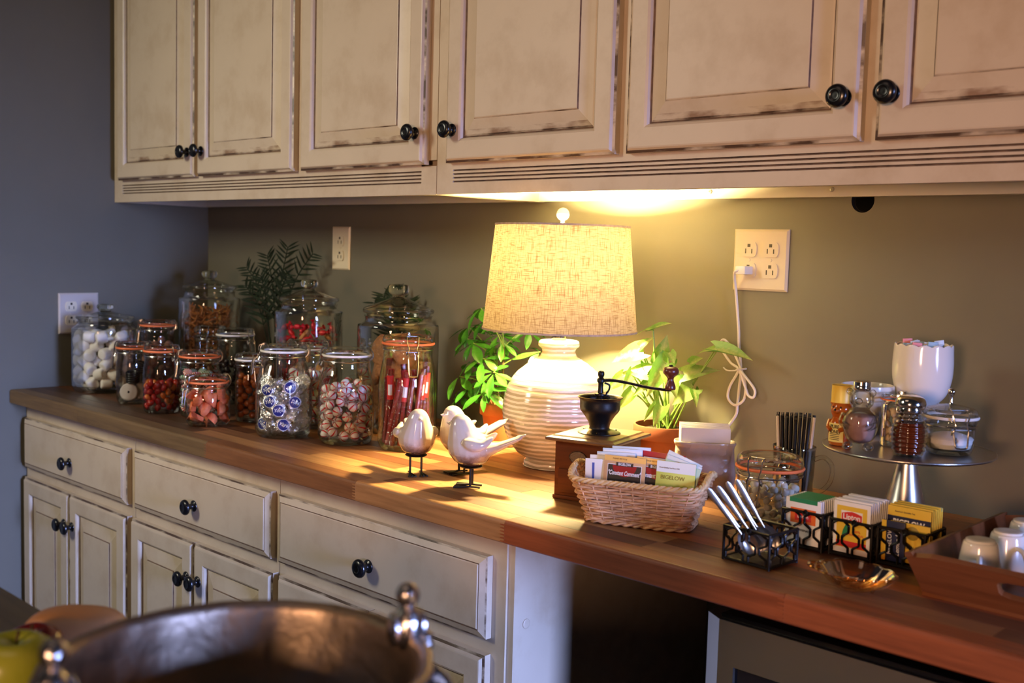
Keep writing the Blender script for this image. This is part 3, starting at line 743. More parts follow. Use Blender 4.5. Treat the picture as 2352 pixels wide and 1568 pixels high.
m_lic = candy('red_licorice', (.30, .008, .012), .25, .15); m_lic2 = candy('light_red_licorice', (.50, .03, .03), .25, .15)
g = random.Random(5); k = 0
for i in range(19):
    a = 2 * pi * i / 19 * 1.0 + .2; q = .046 if i % 3 else .034
    b = (q * cos(a), q * sin(a)); a2 = a + g.uniform(.35, .75); q2 = g.uniform(.034, .044)
    zt = g.uniform(.125, .172); e = (q2 * cos(a2), q2 * sin(a2))
    t = thing('licorice_twist', 'red licorice twist in a clear wrapper in the tall jar', 'candy', (1.340 + b[0], -.328 + b[1], HC + .0112), 0, 'licorice twists in the tall jar')
    pts = [Vector((0, 0, 0)).lerp(Vector((e[0] - b[0], e[1] - b[1], zt)), s / 5) for s in range(6)]
    MB().tube(pts, .0052, 8).build('rope', (m_lic, m_lic2)[i % 2], t)
    MB().tube(pts, [.0072, .0062, .0068, .0060, .0068, .0072], 7, caps=False).build('clear_sleeve', m_wrap, t)
    dz = pts[4]; 
    if i % 3 == 0:
        bd = MB().tube([pts[3], pts[4].lerp(pts[5], .6)], .0074, 10).build('label_band', m_red_ink, t)
        MB().tube([pts[3].lerp(pts[4], .3) + Vector((.0022, -.0022, 0)), pts[4] + Vector((.0022, -.0022, 0))], .0056, 8).build('white_print', m_white_ink, bd)
def lumps(name, col, r, n, seed, rough=.4): return
j = clip_jar('dark clip-top jar with a white gasket in the second row near the corner', .559, -.250, .0510, .195, .179, .0450, .13, m_white_r, .3)
m_bean = simple('dark_bean', (.022, .010, .006), .35); me_bean = [MB().ball((0, 0, 0), (.009, .007, .006), 9, 6).mesh('bean', m_bean)]
scatter(j, 'chocolate_drop', 'candy', 'dark brown chocolate drop in the white-gasket jar near the corner', 'chocolate drops', me_bean, pack(.0495, .0092, .118, 160, 31), 3)
j = clip_jar('clip-top jar of dark caramels against the corner, its wire bale raised', .388, -.222, .0440, .190, .168, .0400, .125, None, -.9)
m_car = candy('dark_caramel', (.16, .05, .012)); me_car = [MB().box(-.0075, -.0075, -.006, .0075, .0075, .006).mesh('caramel', m_car, bevel=.0025)]
scatter(j, 'caramel', 'candy', 'dark caramel cube in the corner jar without a coloured gasket', 'dark caramels', me_car, pack(.0425, .0115, .12, 70, 32), 9)
j = clip_jar('small clip-top jar of amber drops between the orange slices and the patties', .845, -.385, .0380, .160, .146, .0345, .105, m_white_r, -.2)
m_amb = candy('amber_drop', (.30, .07, .012), .15); me_amb = [MB().ball((0, 0, 0), (.0085, .0085, .007), 10, 7).mesh('drop', m_amb)]
scatter(j, 'amber_drop', 'candy', 'amber hard drop in the small jar behind the orange slices', 'amber drops', me_amb, pack(.0365, .0088, .115, 110, 33), 2)
j = clip_jar('clip-top jar of brown nut clusters directly behind the licorice coil jar', .264, -.312, .0470, .200, .186, .0430, .135, m_orange_r, -2.3)
m_nutc = simple('nut_cluster', (.30, .13, .08), .6, vary=.3, scale=90, bump=.7, bscale=160, bdist=.003); me_nc = [MB().ball((0, 0, 0), (.0135, .012, .010), 10, 7).mesh('cluster', m_nutc)]
scatter(j, 'nut_cluster', 'candy', 'brown nut cluster in the jar behind the licorice coils', 'nut clusters', me_nc, pack(.0455, .0135, .155, 60, 34), 2)

# ------------------------------------------------------------------ potted plants
def pot(t, r0, r1, h, mat, saucer=0, z=0):
    """terracotta pot with a thick collar"""
    zc = h * .70
    MB().lathe(sp([(0, z), (r0, z), (r0 + .001, z + .002)], 1) + [(r0 + (r1 - r0) * .66, z + zc), (r1 * .985, z + zc), (r1, z + zc + .002), (r1, z + h - .002), (r1 - .001, z + h), (r1 - .004, z + h), (r1 - .005, z + h - .003), (r1 - .007, z + h - .014), (0, z + h - .0141)], 40).build('pot', mat, t)
    MB().lathe([(0, z + h - .0095), (r1 * .5, z + h - .0085), (r1 - .0062, z + h - .012)], 24, rf=lambda a, k, r, zz: (r, zz + .002 * sin(7 * a + k))).build('soil', m_soil, t)
    if saucer: MB().lathe(sp([(0, 0), (saucer * .86, 0), (saucer, .004), (saucer, .012), (saucer - .003, .012), (saucer * .84, z - .0003 if z else .003), (0, z - .0003 if z else .003)], 2), 40).build('saucer', mat, t)
def leafmat(name, a, b, tr=.35, rough=.32, vein=None):
    t = NT(name); oi = t.n('ShaderNodeObjectInfo'); c = t.ramp(oi, [(0, a), (1, b)], 'Random')
    mp = t.coords((1, 1, 1)); nz = t.noise(mp, 9, 4); r = t.ramp(nz, [(.35, (.75, .8, .7)), (.65, (1.1, 1.1, 1.0))]); m = t.mix(.8, (c, 'Color'), (r, 'Color'), 'MULTIPLY')
    if vein:
        wv = t.n('ShaderNodeSeparateXYZ'); t.l(mp, 0, wv, 0); ab = t.n('ShaderNodeMath', operation='ABSOLUTE'); t.l(wv, 1, ab, 0)
        ad = t.n('ShaderNodeMath', operation='MULTIPLY_ADD'); ad.inputs[1].default_value = .35; t.l(nz, 'Fac', ad, 0); t.l(ab, 0, ad, 2)
        rr = t.ramp(ad, [(.16, (1, 1, 1)), (.34, (0, 0, 0))], 0); m = t.mix((rr, 'Color'), (m, 2), vein)
    p = t.n('ShaderNodeBsdfPrincipled'); p.inputs['Roughness'].default_value = rough; t.t.links.new(m.outputs[2], p.inputs['Base Color'])
    tl = t.n('ShaderNodeBsdfTranslucent'); t.t.links.new(m.outputs[2], tl.inputs[0]); mx = t.n('ShaderNodeMixShader'); mx.inputs[0].default_value = tr
    t.l(p, 0, mx, 1); t.l(tl, 0, mx, 2); t.l(mx, 0, t.out, 'Surface'); return t.mat
m_leafA = leafmat('umbrella_leaf', (.035, .17, .018), (.085, .30, .032), .25, .25); m_leafB = leafmat('arrowhead_leaf', (.08, .23, .03), (.22, .38, .08), .4, .4, (.42, .50, .20)); m_leafC = leafmat('shaded_palm_leaflet', (.003, .011, .003), (.006, .020, .005), .15, .85)  # palm leaflets near black: the corner's shade is put into their colour
m_stem = simple('green_stem', (.16, .28, .05), .5); m_bark = simple('woody_stem', (.10, .065, .03), .8)
def leaf_mesh(name, mat, prof, droop=.18, fold=.12, ear=0):
    """unit leaf along +x, width in y, face +z; prof: (x, half width)"""
    mb = MB(); rows = []
    for x, hw in prof:
        z = -droop * max(x, 0) ** 2; row = []
        for s in (-1, -.5, 0, .5, 1):
            back = -ear * max(0, abs(s) - .45) if x < .08 else 0
            row.append(mb.vert((x + back, s * hw, z + fold * hw * abs(s))))
        rows.append(row)
    for a, b in zip(rows, rows[1:]):
        for i in range(4): mb.face((a[i], a[i + 1], b[i + 1], b[i]))
    return mb.mesh(name, mat, angle=80)
me_leafA = [leaf_mesh('leaf', m_leafA, [(0, .012), (.12, .05), (.3, .125), (.52, .175), (.75, .15), (.92, .07), (1, .006)], d, f) for d, f in ((.18, .25), (.35, .3), (.05, .2))]
me_leafB = [leaf_mesh('leaf', m_leafB, [(-.02, .30), (.06, .37), (.18, .39), (.38, .34), (.6, .24), (.8, .12), (.93, .045), (1, .004)], d, f, .42) for d, f in ((.25, .22), (.1, .3), (.4, .15))]
me_leafC = [leaf_mesh('leaflet', m_leafC, [(0, .015), (.2, .055), (.5, .06), (.8, .035), (1, .003)], d, .3) for d in (.2, .4)]
def put_leaf(me, parent, b, d, up, L, wd=1.0, name='leaf'):
    d = Vector(d).normalized(); up = Vector(up); y = up.cross(d)
    y = y.normalized() if y.length > 1e-4 else d.orthogonal().normalized(); z = d.cross(y)
    o = link(name, me, parent); M_ = Matrix((d, y, z)).transposed().to_4x4() @ Matrix.Diagonal((L, L * wd, L, 1))
    M_.translation = Vector(b); o.matrix_basis = M_; return o
toCam = Vector((.69, -.72, .1))
# umbrella plant left of the lamp
px, py = 1.423, -.128
t = thing('potted_umbrella_plant', 'bushy green umbrella plant in small terracotta pot left of the lamp', 'potted plant', (px, py, HC + .0003))
pot(t, .033, .049, .085, m_terra, .052, .005)
CL = [(1.346, -.125, 1.205), (1.316, -.135, 1.135), (1.352, -.155, 1.085), (1.423, -.135, 1.135), (1.440, -.175, 1.075), (1.312, -.145, 1.010), (1.490, -.085, 1.118), (1.399, -.165, 1.055), (1.470, -.11, 1.050), (1.292, -.11, 1.160), (1.385, -.10, 1.180), (1.37, -.09, 1.12), (1.40, -.17, 1.10), (1.45, -.08, 1.16), (1.335, -.10, 1.175), (1.36, -.16, 1.13), (1.42, -.18, 1.03), (1.36, -.17, 1.035), (1.33, -.17, 1.055), (1.505, -.07, 1.075), (1.40, -.12, 1.15)]
g = random.Random(9)
trunks = []
for k, (dx, dy, h) in enumerate(((-.022, .004, .17), (.004, -.004, .21), (.016, .008, .14))):
    tp = Vector((dx * 1.6, dy * 2, h)); trunks.append(tp); MB().tube(sm([(dx * .45, dy, .070), (dx * .8, dy * 1.2, h * .55), tp], 4), [.0036] * 4 + [.003] * 4 + [.0024], 7).build('stem', m_bark, t)
for c in CL:
    c = Vector(c) - Vector((px, py, HC)); tr = min(trunks, key=lambda q: (q - c).length); s0 = Vector((tr.x * .7, tr.y * .7, max(.09, min(tr.z, c.z - .03))))
    MB().tube(sm([s0, (s0 + c) / 2 + Vector((0, 0, .008)), c], 4), .0013, 5).build('leaf_stalk', m_stem, t)
    n = g.choice((6, 7, 7)); ax = (Vector((c.x, c.y - .02, .05)).normalized() * .55 + Vector((0, 0, .8)) + toCam * .35).normalized(); e1 = ax.orthogonal().normalized(); e2 = ax.cross(e1); ph = g.uniform(0, 6)
    for i in range(n):
        a = 2 * pi * i / n + ph + g.uniform(-.2, .2); d = (e1 * cos(a) + e2 * sin(a)) + ax * g.uniform(-.35, .15) + Vector((0, 0, -.22))
        d.normalize(); L = g.uniform(.038, .057)
        if (c + d * L).y + py > -.012: d.y = -abs(d.y)
        put_leaf(me_leafA[g.randrange(3)], t, c + d * .006, d, ax, L, g.uniform(.95, 1.2))
# arrowhead plant right of the lamp
px, py = 1.815, -.074
t = thing('potted_arrowhead_plant', 'pale green arrowhead vine in terracotta pot behind the coffee mill', 'potted plant', (px, py, HC + .0003))
pot(t, .043, .062, .088, m_terra2)
SY = [(1.785, -.085, 1.187, 1.826, -.085, 1.205), (1.785, -.085, 1.187, 1.742, -.085, 1.188), (1.762, -.085, 1.143, 1.690, -.105, 1.122), (1.755, -.085, 1.150, 1.786, -.095, 1.172), (1.797, -.075, 1.128, 1.817, -.085, 1.170), (1.824, -.085, 1.144, 1.853, -.105, 1.130), (1.861, -.065, 1.122, 1.898, -.085, 1.142), (1.863, -.085, 1.106, 1.923, -.085, 1.128), (1.783, -.095, 1.103, 1.733, -.105, 1.112), (1.745, -.085, 1.086, 1.697, -.085, 1.103), (1.750, -.10, 1.100, 1.739, -.115, 1.064), (1.825, -.095, 1.125, 1.803, -.125, 1.060), (1.884, -.085, 1.083, 1.846, -.105, 1.048), (1.886, -.085, 1.079, 1.908, -.105, 1.060), (1.828, -.105, 1.042, 1.824, -.125, 1.004), (1.805, -.095, 1.038, 1.793, -.115, 1.010), (1.925, -.08, 1.158, 2.005, -.078, 1.152), (1.931, -.08, 1.158, 1.878, -.078, 1.156), (1.748, -.095, 1.060, 1.711, -.105, 1.019), (1.715, -.085, 1.086, 1.684, -.10, 1.058), (1.842, -.075, 1.087, 1.881, -.07, 1.097), (1.78, -.085, 1.083, 1.757, -.105, 1.055), (1.835, -.095, 1.105, 1.868, -.115, 1.075), (1.77, -.075, 1.115, 1.80, -.10, 1.09)]
g = random.Random(4)
for i, q in enumerate(SY):
    b = Vector(q[:3]) - Vector((px, py, HC)); e = Vector(q[3:]) - Vector((px, py, HC)); d = e - b
    r0 = Vector((g.uniform(-.012, .018), g.uniform(-.012, .012), .077))
    MB().tube(sm([r0, r0.lerp(b, .55) + Vector(((b.x - r0.x) * .06, 0, .012)), b], 5), [.0022] * 5 + [.0016] * 5 + [.0012], 6).build('leaf_stalk', m_stem, t)
    flat = i in (0, 1, 16, 17, 5)
    up = (Vector((0, 0, .9)) + toCam * .45) if flat else (Vector((0, 0, .45)) + toCam * .9)
    put_leaf(me_leafB[g.randrange(3)], t, b, d, up, d.length * 1.0, g.uniform(.78, .95) * (.75 if i in (1, 3, 10, 13, 15, 18, 21) else 1.05 if d.length < .06 else .82))
# dark palms against the wall behind the canisters
def palm(label, px, py, fronds, r0=.05):
    t = thing('potted_palm', label, 'potted plant', (px, py, HC + .0003)); pot(t, r0 * .72, r0, .085, m_terra2)
    g = random.Random(int(px * 100))
    for f in fronds:
        e = Vector(f) - Vector((px, py, HC)); s = Vector((g.uniform(-.01, .01), g.uniform(-.01, .01), .073)); mid_ = s.lerp(e, .6) + Vector((-e.x * .15, 0, .03))
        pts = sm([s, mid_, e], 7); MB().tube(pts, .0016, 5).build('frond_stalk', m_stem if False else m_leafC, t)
        mb = MB()
        for k in range(5, len(pts)):
            dr = (pts[min(k + 1, len(pts) - 1)] - pts[k - 1]).normalized(); sd = dr.cross(Vector((.6, -.7, .3))).normalized()
            for s2 in (-1, 1):
                d = (dr * .8 + sd * s2 + Vector((0, g.uniform(-.5, .1), g.uniform(-.2, .2)))).normalized(); L = .055 * (1.1 - .5 * k / len(pts))
                if (pts[k] + d * L).y + py > -.006: d.y = -abs(d.y) * .3
                put_leaf(me_leafC[k % 2], t, pts[k], d, toCam, L, 1.2, 'leaflet')
    return t
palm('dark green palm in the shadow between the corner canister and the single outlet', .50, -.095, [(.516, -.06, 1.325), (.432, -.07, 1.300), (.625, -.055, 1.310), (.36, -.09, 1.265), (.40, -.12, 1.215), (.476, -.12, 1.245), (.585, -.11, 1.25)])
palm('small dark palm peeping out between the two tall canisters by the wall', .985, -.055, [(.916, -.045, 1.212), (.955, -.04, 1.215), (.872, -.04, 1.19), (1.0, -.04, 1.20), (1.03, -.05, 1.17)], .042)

# ------------------------------------------------------------------ ceramic birds
m_bird = None
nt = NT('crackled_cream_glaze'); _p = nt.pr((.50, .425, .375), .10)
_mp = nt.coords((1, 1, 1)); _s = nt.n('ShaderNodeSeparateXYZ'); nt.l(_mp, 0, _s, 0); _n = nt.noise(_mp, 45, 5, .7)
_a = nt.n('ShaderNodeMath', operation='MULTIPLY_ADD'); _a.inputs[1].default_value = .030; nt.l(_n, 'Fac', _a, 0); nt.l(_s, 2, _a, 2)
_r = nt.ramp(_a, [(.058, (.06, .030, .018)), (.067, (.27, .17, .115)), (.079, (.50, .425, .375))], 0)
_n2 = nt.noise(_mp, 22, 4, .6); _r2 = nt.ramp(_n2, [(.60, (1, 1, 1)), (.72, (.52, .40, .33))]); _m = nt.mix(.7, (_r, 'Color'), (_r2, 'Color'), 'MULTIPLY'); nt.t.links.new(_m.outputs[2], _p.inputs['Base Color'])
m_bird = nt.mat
def loft(mb, rings, n=20, axis='z'):
    """rings: (pos, c1, c2, r1, r2) stacked along an axis"""
    R = []
    for p, a, b, r1, r2 in rings:
        if r1 < 1e-5: R.append([mb.vert((a, b, p) if axis == 'z' else (p, a, b))]); continue
        R.append([mb.vert((a + r1 * cos(2 * pi * i / n), b + r2 * sin(2 * pi * i / n), p) if axis == 'z' else (p, a + r1 * cos(2 * pi * i / n), b + r2 * sin(2 * pi * i / n))) for i in range(n)])
    for A, B in zip(R, R[1:]):
        for i in range(n):
            j = (i + 1) % n
            if len(A) == 1: mb.face((A[0], B[j], B[i]))
            elif len(B) == 1: mb.face((A[i], A[j], B[0]))
            else: mb.face((A[i], A[j], B[j], B[i]))
def remesh(mb, mat, name, voxel, smooth=6):
    o = mb.build('tmp', mat); m = o.modifiers.new('r', 'REMESH'); m.mode = 'VOXEL'; m.voxel_size = voxel; m.use_smooth_shade = True
    s = o.modifiers.new('s', 'SMOOTH'); s.iterations = smooth; s.factor = .5
    bpy.context.view_layer.update(); me = bpy.data.meshes.new_from_object(o.evaluated_get(bpy.context.evaluated_depsgraph_get())); bpy.data.objects.remove(o)
    me.name = name; me.materials.clear(); me.materials.append(mat); me.polygons.foreach_set('use_smooth', [True] * len(me.polygons)); return me
mb = MB()
loft(mb, [(.0375, 0, 0, 0, 0), (.038, 0, 0, .017, .016), (.046, .001, 0, .029, .026), (.058, .002, 0, .037, .033), (.072, .004, 0, .038, .035), (.086, .009, 0, .032, .030), (.099, .015, 0, .0245, .0235), (.110, .018, 0, .0195, .0195), (.118, .019, 0, .0150, .0150), (.1235, .0195, 0, .0085, .0085), (.1255, .0195, 0, 0, 0)])
loft(mb, [(.030, 0, .106, .0065, .0060), (.038, 0, .1085, .0040, .0035), (.0445, 0, .1095, .0012, .0012), (.0455, 0, .1095, 0, 0)], 10, 'x')
loft(mb, [(-.005, 0, .066, .024, .018), (-.030, 0, .066, .019, .013), (-.045, 0, .071, .0135, .0085), (-.062, 0, .079, .0125, .0068), (-.080, 0, .0875, .0130, .0052), (-.086, 0, .0900, .0115, .0042), (-.0865, 0, .0900, 0, 0)][::-1], 14, 'x')
mb.tube([(-.078, .004, .089), (-.094, .007, .0955)], [.0045, .0025], 8)
for s in (-1, 1):
    mb.tube(sm([(.008, s * .029, .082), (-.008, s * .0325, .078), (-.024, s * .029, .079), (-.040, s * .021, .092)], 4), [.006, .008, .0098, .0105, .011, .0108, .010, .0095, .0085, .0072, .006, .004, .002], 10)
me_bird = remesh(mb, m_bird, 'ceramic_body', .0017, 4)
stand_ = MB().lathe([(0, .0352), (.019, .0352), (.0205, .037), (.0185, .0385), (0, .0385)], 20)
def bird(label, x, y, rz, sc=1.0):
    t = thing('bird_figurine', label, 'figurine', (x, y, HC + .0004), rz, 'ceramic birds'); t.scale = (sc,) * 3
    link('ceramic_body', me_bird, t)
    stand_.build('base_plate', m_blackiron, t)
    for s in (-1, 1):
        L = MB(); yy = s * .0105
        L.tube([(-.001, yy, .037), (-.001, yy, .005), (0, yy, .003)], .0021, 8)
        for k in (-1, 0, 1): L.tube([(-.001, yy, .0030), (.027, yy + k * .0065, .0020)], .0018, 7)
        L.tube([(0, yy, .0030), (-.018, yy, .0020)], .0018, 7)
        L.build('leg', m_blackiron, t)
bird('cream ceramic bird facing the camera in front of the licorice jar', 1.555, -.490, math.radians(-32))
bird('nearest ceramic bird with its tail raised towards the lamp', 1.698, -.487, math.radians(216), 1.03)
bird('cream ceramic bird standing behind the nearest bird, its beak to the left', 1.601, -.418, math.radians(254), 1.03)

# ------------------------------------------------------------------ coffee mill
t = thing('coffee_mill', 'antique wooden box coffee mill with black iron hopper and crank', 'coffee mill', (1.883, -.362, HC + .0004), math.radians(13.5))
bx, by = .052, .061
MB().box(-bx, -by, .006, bx, by, .098).build('wooden_box', m_millwood, t, bevel=.0012)
MB().box(-bx - .0022, -by - .0022, 0, bx + .0022, by + .0022, .0065).build('plinth', m_millwood, t, bevel=.0015)
mb = MB(); rr = [(bx + .004, by + .004, .098), (bx + .0125, by + .0125, .1005), (bx + .0135, by + .0135, .1035), (bx + .0125, by + .0125, .1055), (bx + .005, by + .005, .1070), (bx + .002, by + .002, .1092)]
R = [[mb.vert((sx * a, sy * b, z)) for sx, sy in ((-1, -1), (1, -1), (1, 1), (-1, 1))] for a, b, z in rr]
for A, B in zip(R, R[1:]):
    for i in range(4): mb.face((A[i], A[(i + 1) % 4], B[(i + 1) % 4], B[i]))
mb.face(R[0][::-1]); mb.face(R[-1]); mb.build('moulded_top', m_milltop, t, smooth=False)
d = MB().box(-bx + .008, -by - .003, .012, bx - .008, -by + .0005, .052).build('drawer', m_millwood, t, bevel=.0012)
MB().lathe(sp([(0, 0), (.004, 0), (.0035, .004), (.007, .008), (.006, .012), (0, .013)], 3), 18).build('knob', m_blackiron, d, (0, -by - .003, .032), (pi / 2, 0, 0))
mp_ = MB().lathe([(0, .0024), (.9, .0022), (.95, .003), (1, .0022), (1, 0)], 30, rf=lambda a, k, r, z: (r * .0165, z)); pm = simple('tarnished_plate', (.12, .085, .065), .35, .8, bump=.8, scale=260, bdist=.003)
o = mp_.build('name_plate', pm, t, (-.008, -by - .0002, .074), (pi / 2, 0, 0)); o.scale = (1, .66, 1)
g = 1.0
H = MB().lathe(sp([(.034, .1093), (.0365, .1096), (.0360, .1110), (.028, .1135), (.0185, .1165), (.0175, .121), (.020, .129), (.026, .139), (.0325, .147), (.0345, .153), (.0350, .166), (.0385, .1705), (.0390, .1718), (.0370, .1715), (.0335, .166), (.0325, .153), (.024, .139), (.012, .128), (0, .126)], 3), 44)
H.build('iron_hopper', m_blackiron, t)
sc_ = MB()
for k in range(3): a = 2 * pi * k / 3 + .9; sc_.ball((.031 * cos(a), .031 * sin(a), .1125), (.003, .003, .0018), 8, 6)
sc_.build('screw_heads', m_blackiron, t)
MB().lathe(sp([(0, .128), (.012, .1285), (.0105, .133), (.0075, .139), (.0068, .166), (.0070, .1725), (.0098, .1735), (.0098, .177), (.0050, .1785), (.0045, .195), (.0066, .197), (.0066, .202), (.0040, .2045), (.0052, .2075), (.0058, .2115), (.0045, .2155), (0, .217)], 2), 20).build('spindle', m_blackiron, t)
ang = math.radians(43.7 - 13.5); ux, uy = cos(ang), sin(ang)
arm = [(0, 0, .1995), (.02 * ux, .02 * uy, .2005), (.045 * ux, .045 * uy, .197), (.08 * ux, .08 * uy, .190), (.112 * ux, .112 * uy, .1865), (.121 * ux, .121 * uy, .1866)]
cr = MB().tube(sm(arm, 4), [.0030] * 8 + [.0026] * 13, 8).build('crank_arm', m_blackiron, t)
MB().lathe(sp([(.0, -.002), (.0085, -.002), (.0092, .004), (.0075, .009), (.0058, .014), (.0062, .019), (.0125, .0255), (.0138, .0305), (.0115, .0355), (.005, .038), (0, .038)], 3), 24).build('crank_knob', simple('dark_turned_wood', (.10, .022, .012), .3, vary=.2, scale=80), cr, (.119 * ux, .119 * uy, .189))
MB().ball((.119 * ux, .119 * uy, .2285), (.0035, .0035, .002), 10, 6).build('rivet', m_blackiron, cr)
MB().tube(sm([(.0065, .001, .196), (.012 * ux + .003, .012 * uy, .192), (.0125 * ux + .002, .0125 * uy, .184), (.010 * ux, .010 * uy, .176), (.017 * ux, .017 * uy, .1715)], 4), .0017, 6).build('catch', m_blackiron, t)

# ------------------------------------------------------------------ woven basket of tea packets
BX, BY, BR = 2.048, -.455, math.radians(23.2)
bk = thing('wicker_basket', 'small wicker basket of tea packets in front of the coffee mill', 'basket', (BX, BY, HC + .0004), BR)
m_wick = simple('wicker', (.68, .375, .19), .42, vary=.35, scale=30, rand=True, bump=.2, bscale=220); m_wick2 = simple('pale_wicker', (.74, .48, .23), .42, vary=.3, scale=30, rand=True)
def per(u, a, b, p=5.0):
    c, s = cos(u), sin(u); k = (abs(c) ** p + abs(s) ** p) ** (-1 / p); return a * k * c, b * k * s
NS = 34; us = [2 * pi * (i + .5) / NS for i in range(NS)]
def dim(z): k = z / .068; return .079 + .026 * k, .040 + .027 * k
def rise(u, z): return .014 * max(0, abs(cos(u)) - .75) / .25 * (z / .068) ** 2   # the short ends sweep up
for row in range(15):
    z = .004 + row * .0043; a, b = dim(z); pts = []
    for k in range(NS * 3):
        u = 2 * pi * (k / 3 + .5) / NS; off = .0021 * cos(pi * (k / 3 + row)); x, y_ = per(u, a + off, b + off)
        pts.append((x, y_, z + rise(u, z) + .0006 * sin(7 * u + row)))
    MB().tube(pts, .0020 + .0003 * sin(row * 2.1), 6, True).build('willow_rod', m_wick, bk)
st = MB()
for u in us:
    a, b = dim(0); a2, b2 = dim(.066); p, q = per(u, a, b), per(u, a2, b2); st.tube([(p[0], p[1], .003), (q[0], q[1], .067 + rise(u, .066))], .0015, 5)
tag(st.build('stakes', m_wick, bk), None, None, None, 'stuff')
for s in range(3):
    pts = []; n = 150
    for k in range(n):
        u = 2 * pi * k / n; a, b = dim(.070); w_ = 2 * pi * (k * 26 / n + s / 3); x, y_ = per(u, a + .0028 * cos(w_), b + .0028 * cos(w_)); pts.append((x, y_, .0705 + rise(u, .070) + .0024 * sin(w_)))
    MB().tube(pts, .0026, 6, True).build('braided_rim', m_wick2, bk)
for s in range(2):
    pts = []; n = 130
    for k in range(n):
        u = 2 * pi * k / n; w_ = 2 * pi * (k * 17 / n + s / 2); x, y_ = per(u, .082 + .0025 * cos(w_), .043 + .0025 * cos(w_)); pts.append((x, y_, .0042 + .0020 * sin(w_)))
    MB().tube(pts, .0021, 6, True).build('braided_foot', m_wick, bk)
fl = MB(); n = 36; c = [per(2 * pi * i / n, .077, .038) for i in range(n)]; fl.prism(c, .003, .0055, 'z'); fl.build('basket_floor', m_wick, bk)
m_tan = simple('tan_packet', (.60, .36, .18), .45); m_gold = simple('gold_strip', (.55, .38, .12), .35, .3); m_ygreen = simple('yellow_green_packet', (.55, .58, .10), .4); m_pale = simple('pale_packet', (.66, .68, .62), .4); m_sky = simple('blue_white_packet', (.55, .66, .76), .4); m_redp = simple('red_packet', (.45, .01, .03), .4); m_navy = simple('navy_ink', (.012, .016, .06), .45); m_yel = simple('yellow_print', (.78, .52, .05), .45); m_green = simple('green_print', (.02, .22, .09), .5); m_bluei = simple('blue_ink', (.04, .09, .40), .45); m_pgreen = simple('pale_green_packet', (.45, .60, .40), .4)
RB = Matrix.Rotation(BR, 4, 'Z')
def packet(label, lx, ly, z, w, h, mat, tilt=0, roll=0, turn=0, frame=None, base=(BX, BY), group=None, th=.0022, name='tea_packet'):
    fr = RB if frame is None else frame; v = fr @ Vector((lx, ly, 0))
    t = thing(name, label, 'tea packet', (base[0] + v.x, base[1] + v.y, z), 0, group)
    t.rotation_euler = (fr @ Matrix.Rotation(turn, 4, 'Z') @ Matrix.Rotation(-tilt, 4, 'X') @ Matrix.Rotation(roll, 4, 'Y')).to_euler()
    MB().box(-w / 2, -th / 2, 0, w / 2, th / 2, h).build('sleeve', mat, t, bevel=.0007)
    return t
def pan(t, name, mat, x0, z0, x1, z1, k=1, th=.0022):
    return MB().box(x0, -th / 2 - .00016 * k, z0, x1, -th / 2 + .0003, z1).build(name, mat, t, smooth=False)
def constant(label, lx, ly, roll, turn=0):
    t = packet(label, lx, ly, HC + .034, .066, .072, m_tan, .10, roll, turn)
    pan(t, 'gold_strip', m_gold, -.0328, .0635, .0328, .0716)
    b = pan(t, 'printed_frame', m_white_ink, -.0270, .012, .0270, .0590)
    pan(t, 'black_panel', m_black_ink, -.0262, .0128, .0262, .0582, 2)
    e = MB()
    for k in range(2): e.prism([(.019 * cos(pi * i / 14), .052 - .017 * sin(pi * i / 14) + .0055) for i in range(15)], -.0011 - .00048, -.0010, 'y')
    e.build('red_glow', m_red_ink, t, smooth=False)
    pl_ = pan(t, 'black_badge', m_black_ink, -.0135, .0565, .0135, .0622, 4)
    text('BIGELOW', .0056, m_white_ink, 'lettering', pl_, (0, -.0018, .0593), sx=.82, bold=.00008)
    text('"Constant Comment"', .0098, m_white_ink, 'script_lettering', t, (0, -.00175, .0455), shear=.28, sx=.60, bold=.00022)
    text('PLEASE RECYCLE', .0030, m_black_ink, 'small_print', t, (-.008, -.0014, .0675))
    return t
constant('tan packet with red and black panel and white script, left one in the wicker basket', -.024, -.030, .02)
constant('second tan packet with red and black panel, partly behind the left one', .024, -.0255, .05)
t = packet('yellow green tea packet with large lettering at the right of the basket', .0560, -.032, HC + .043, .060, .062, m_ygreen, .12, .03); pan(t, 'pale_strip', m_pale, -.0298, .045, .0298, .0618); text('BIGELOW', .0085, simple('olive_ink', (.20, .17, .02), .5), 'lettering', t, (-.004, -.0015, .0375)); text('Finest Quality Tea Since 1945', .0026, m_navy, 'small_print', t, (-.010, -.0015, .052))
for i, (lx, ly, z, rl) in enumerate(((.060, -.024, .043, .22), (.056, -.016, .048, .30), (.052, -.008, .053, .36))):
    t = packet('pale green packet %s behind the yellow green one in the basket' % ('directly', 'tilted in the middle', 'standing highest')[i] if i != 1 else 'pale green packet tilted in the middle of the leaning trio', lx - .006, ly, HC + z, .056, .060, (m_pgreen, m_pale, m_pale)[i], .08, rl); pan(t, 'yellow_band', m_ygreen, -.0278, .020, .0278, .032)
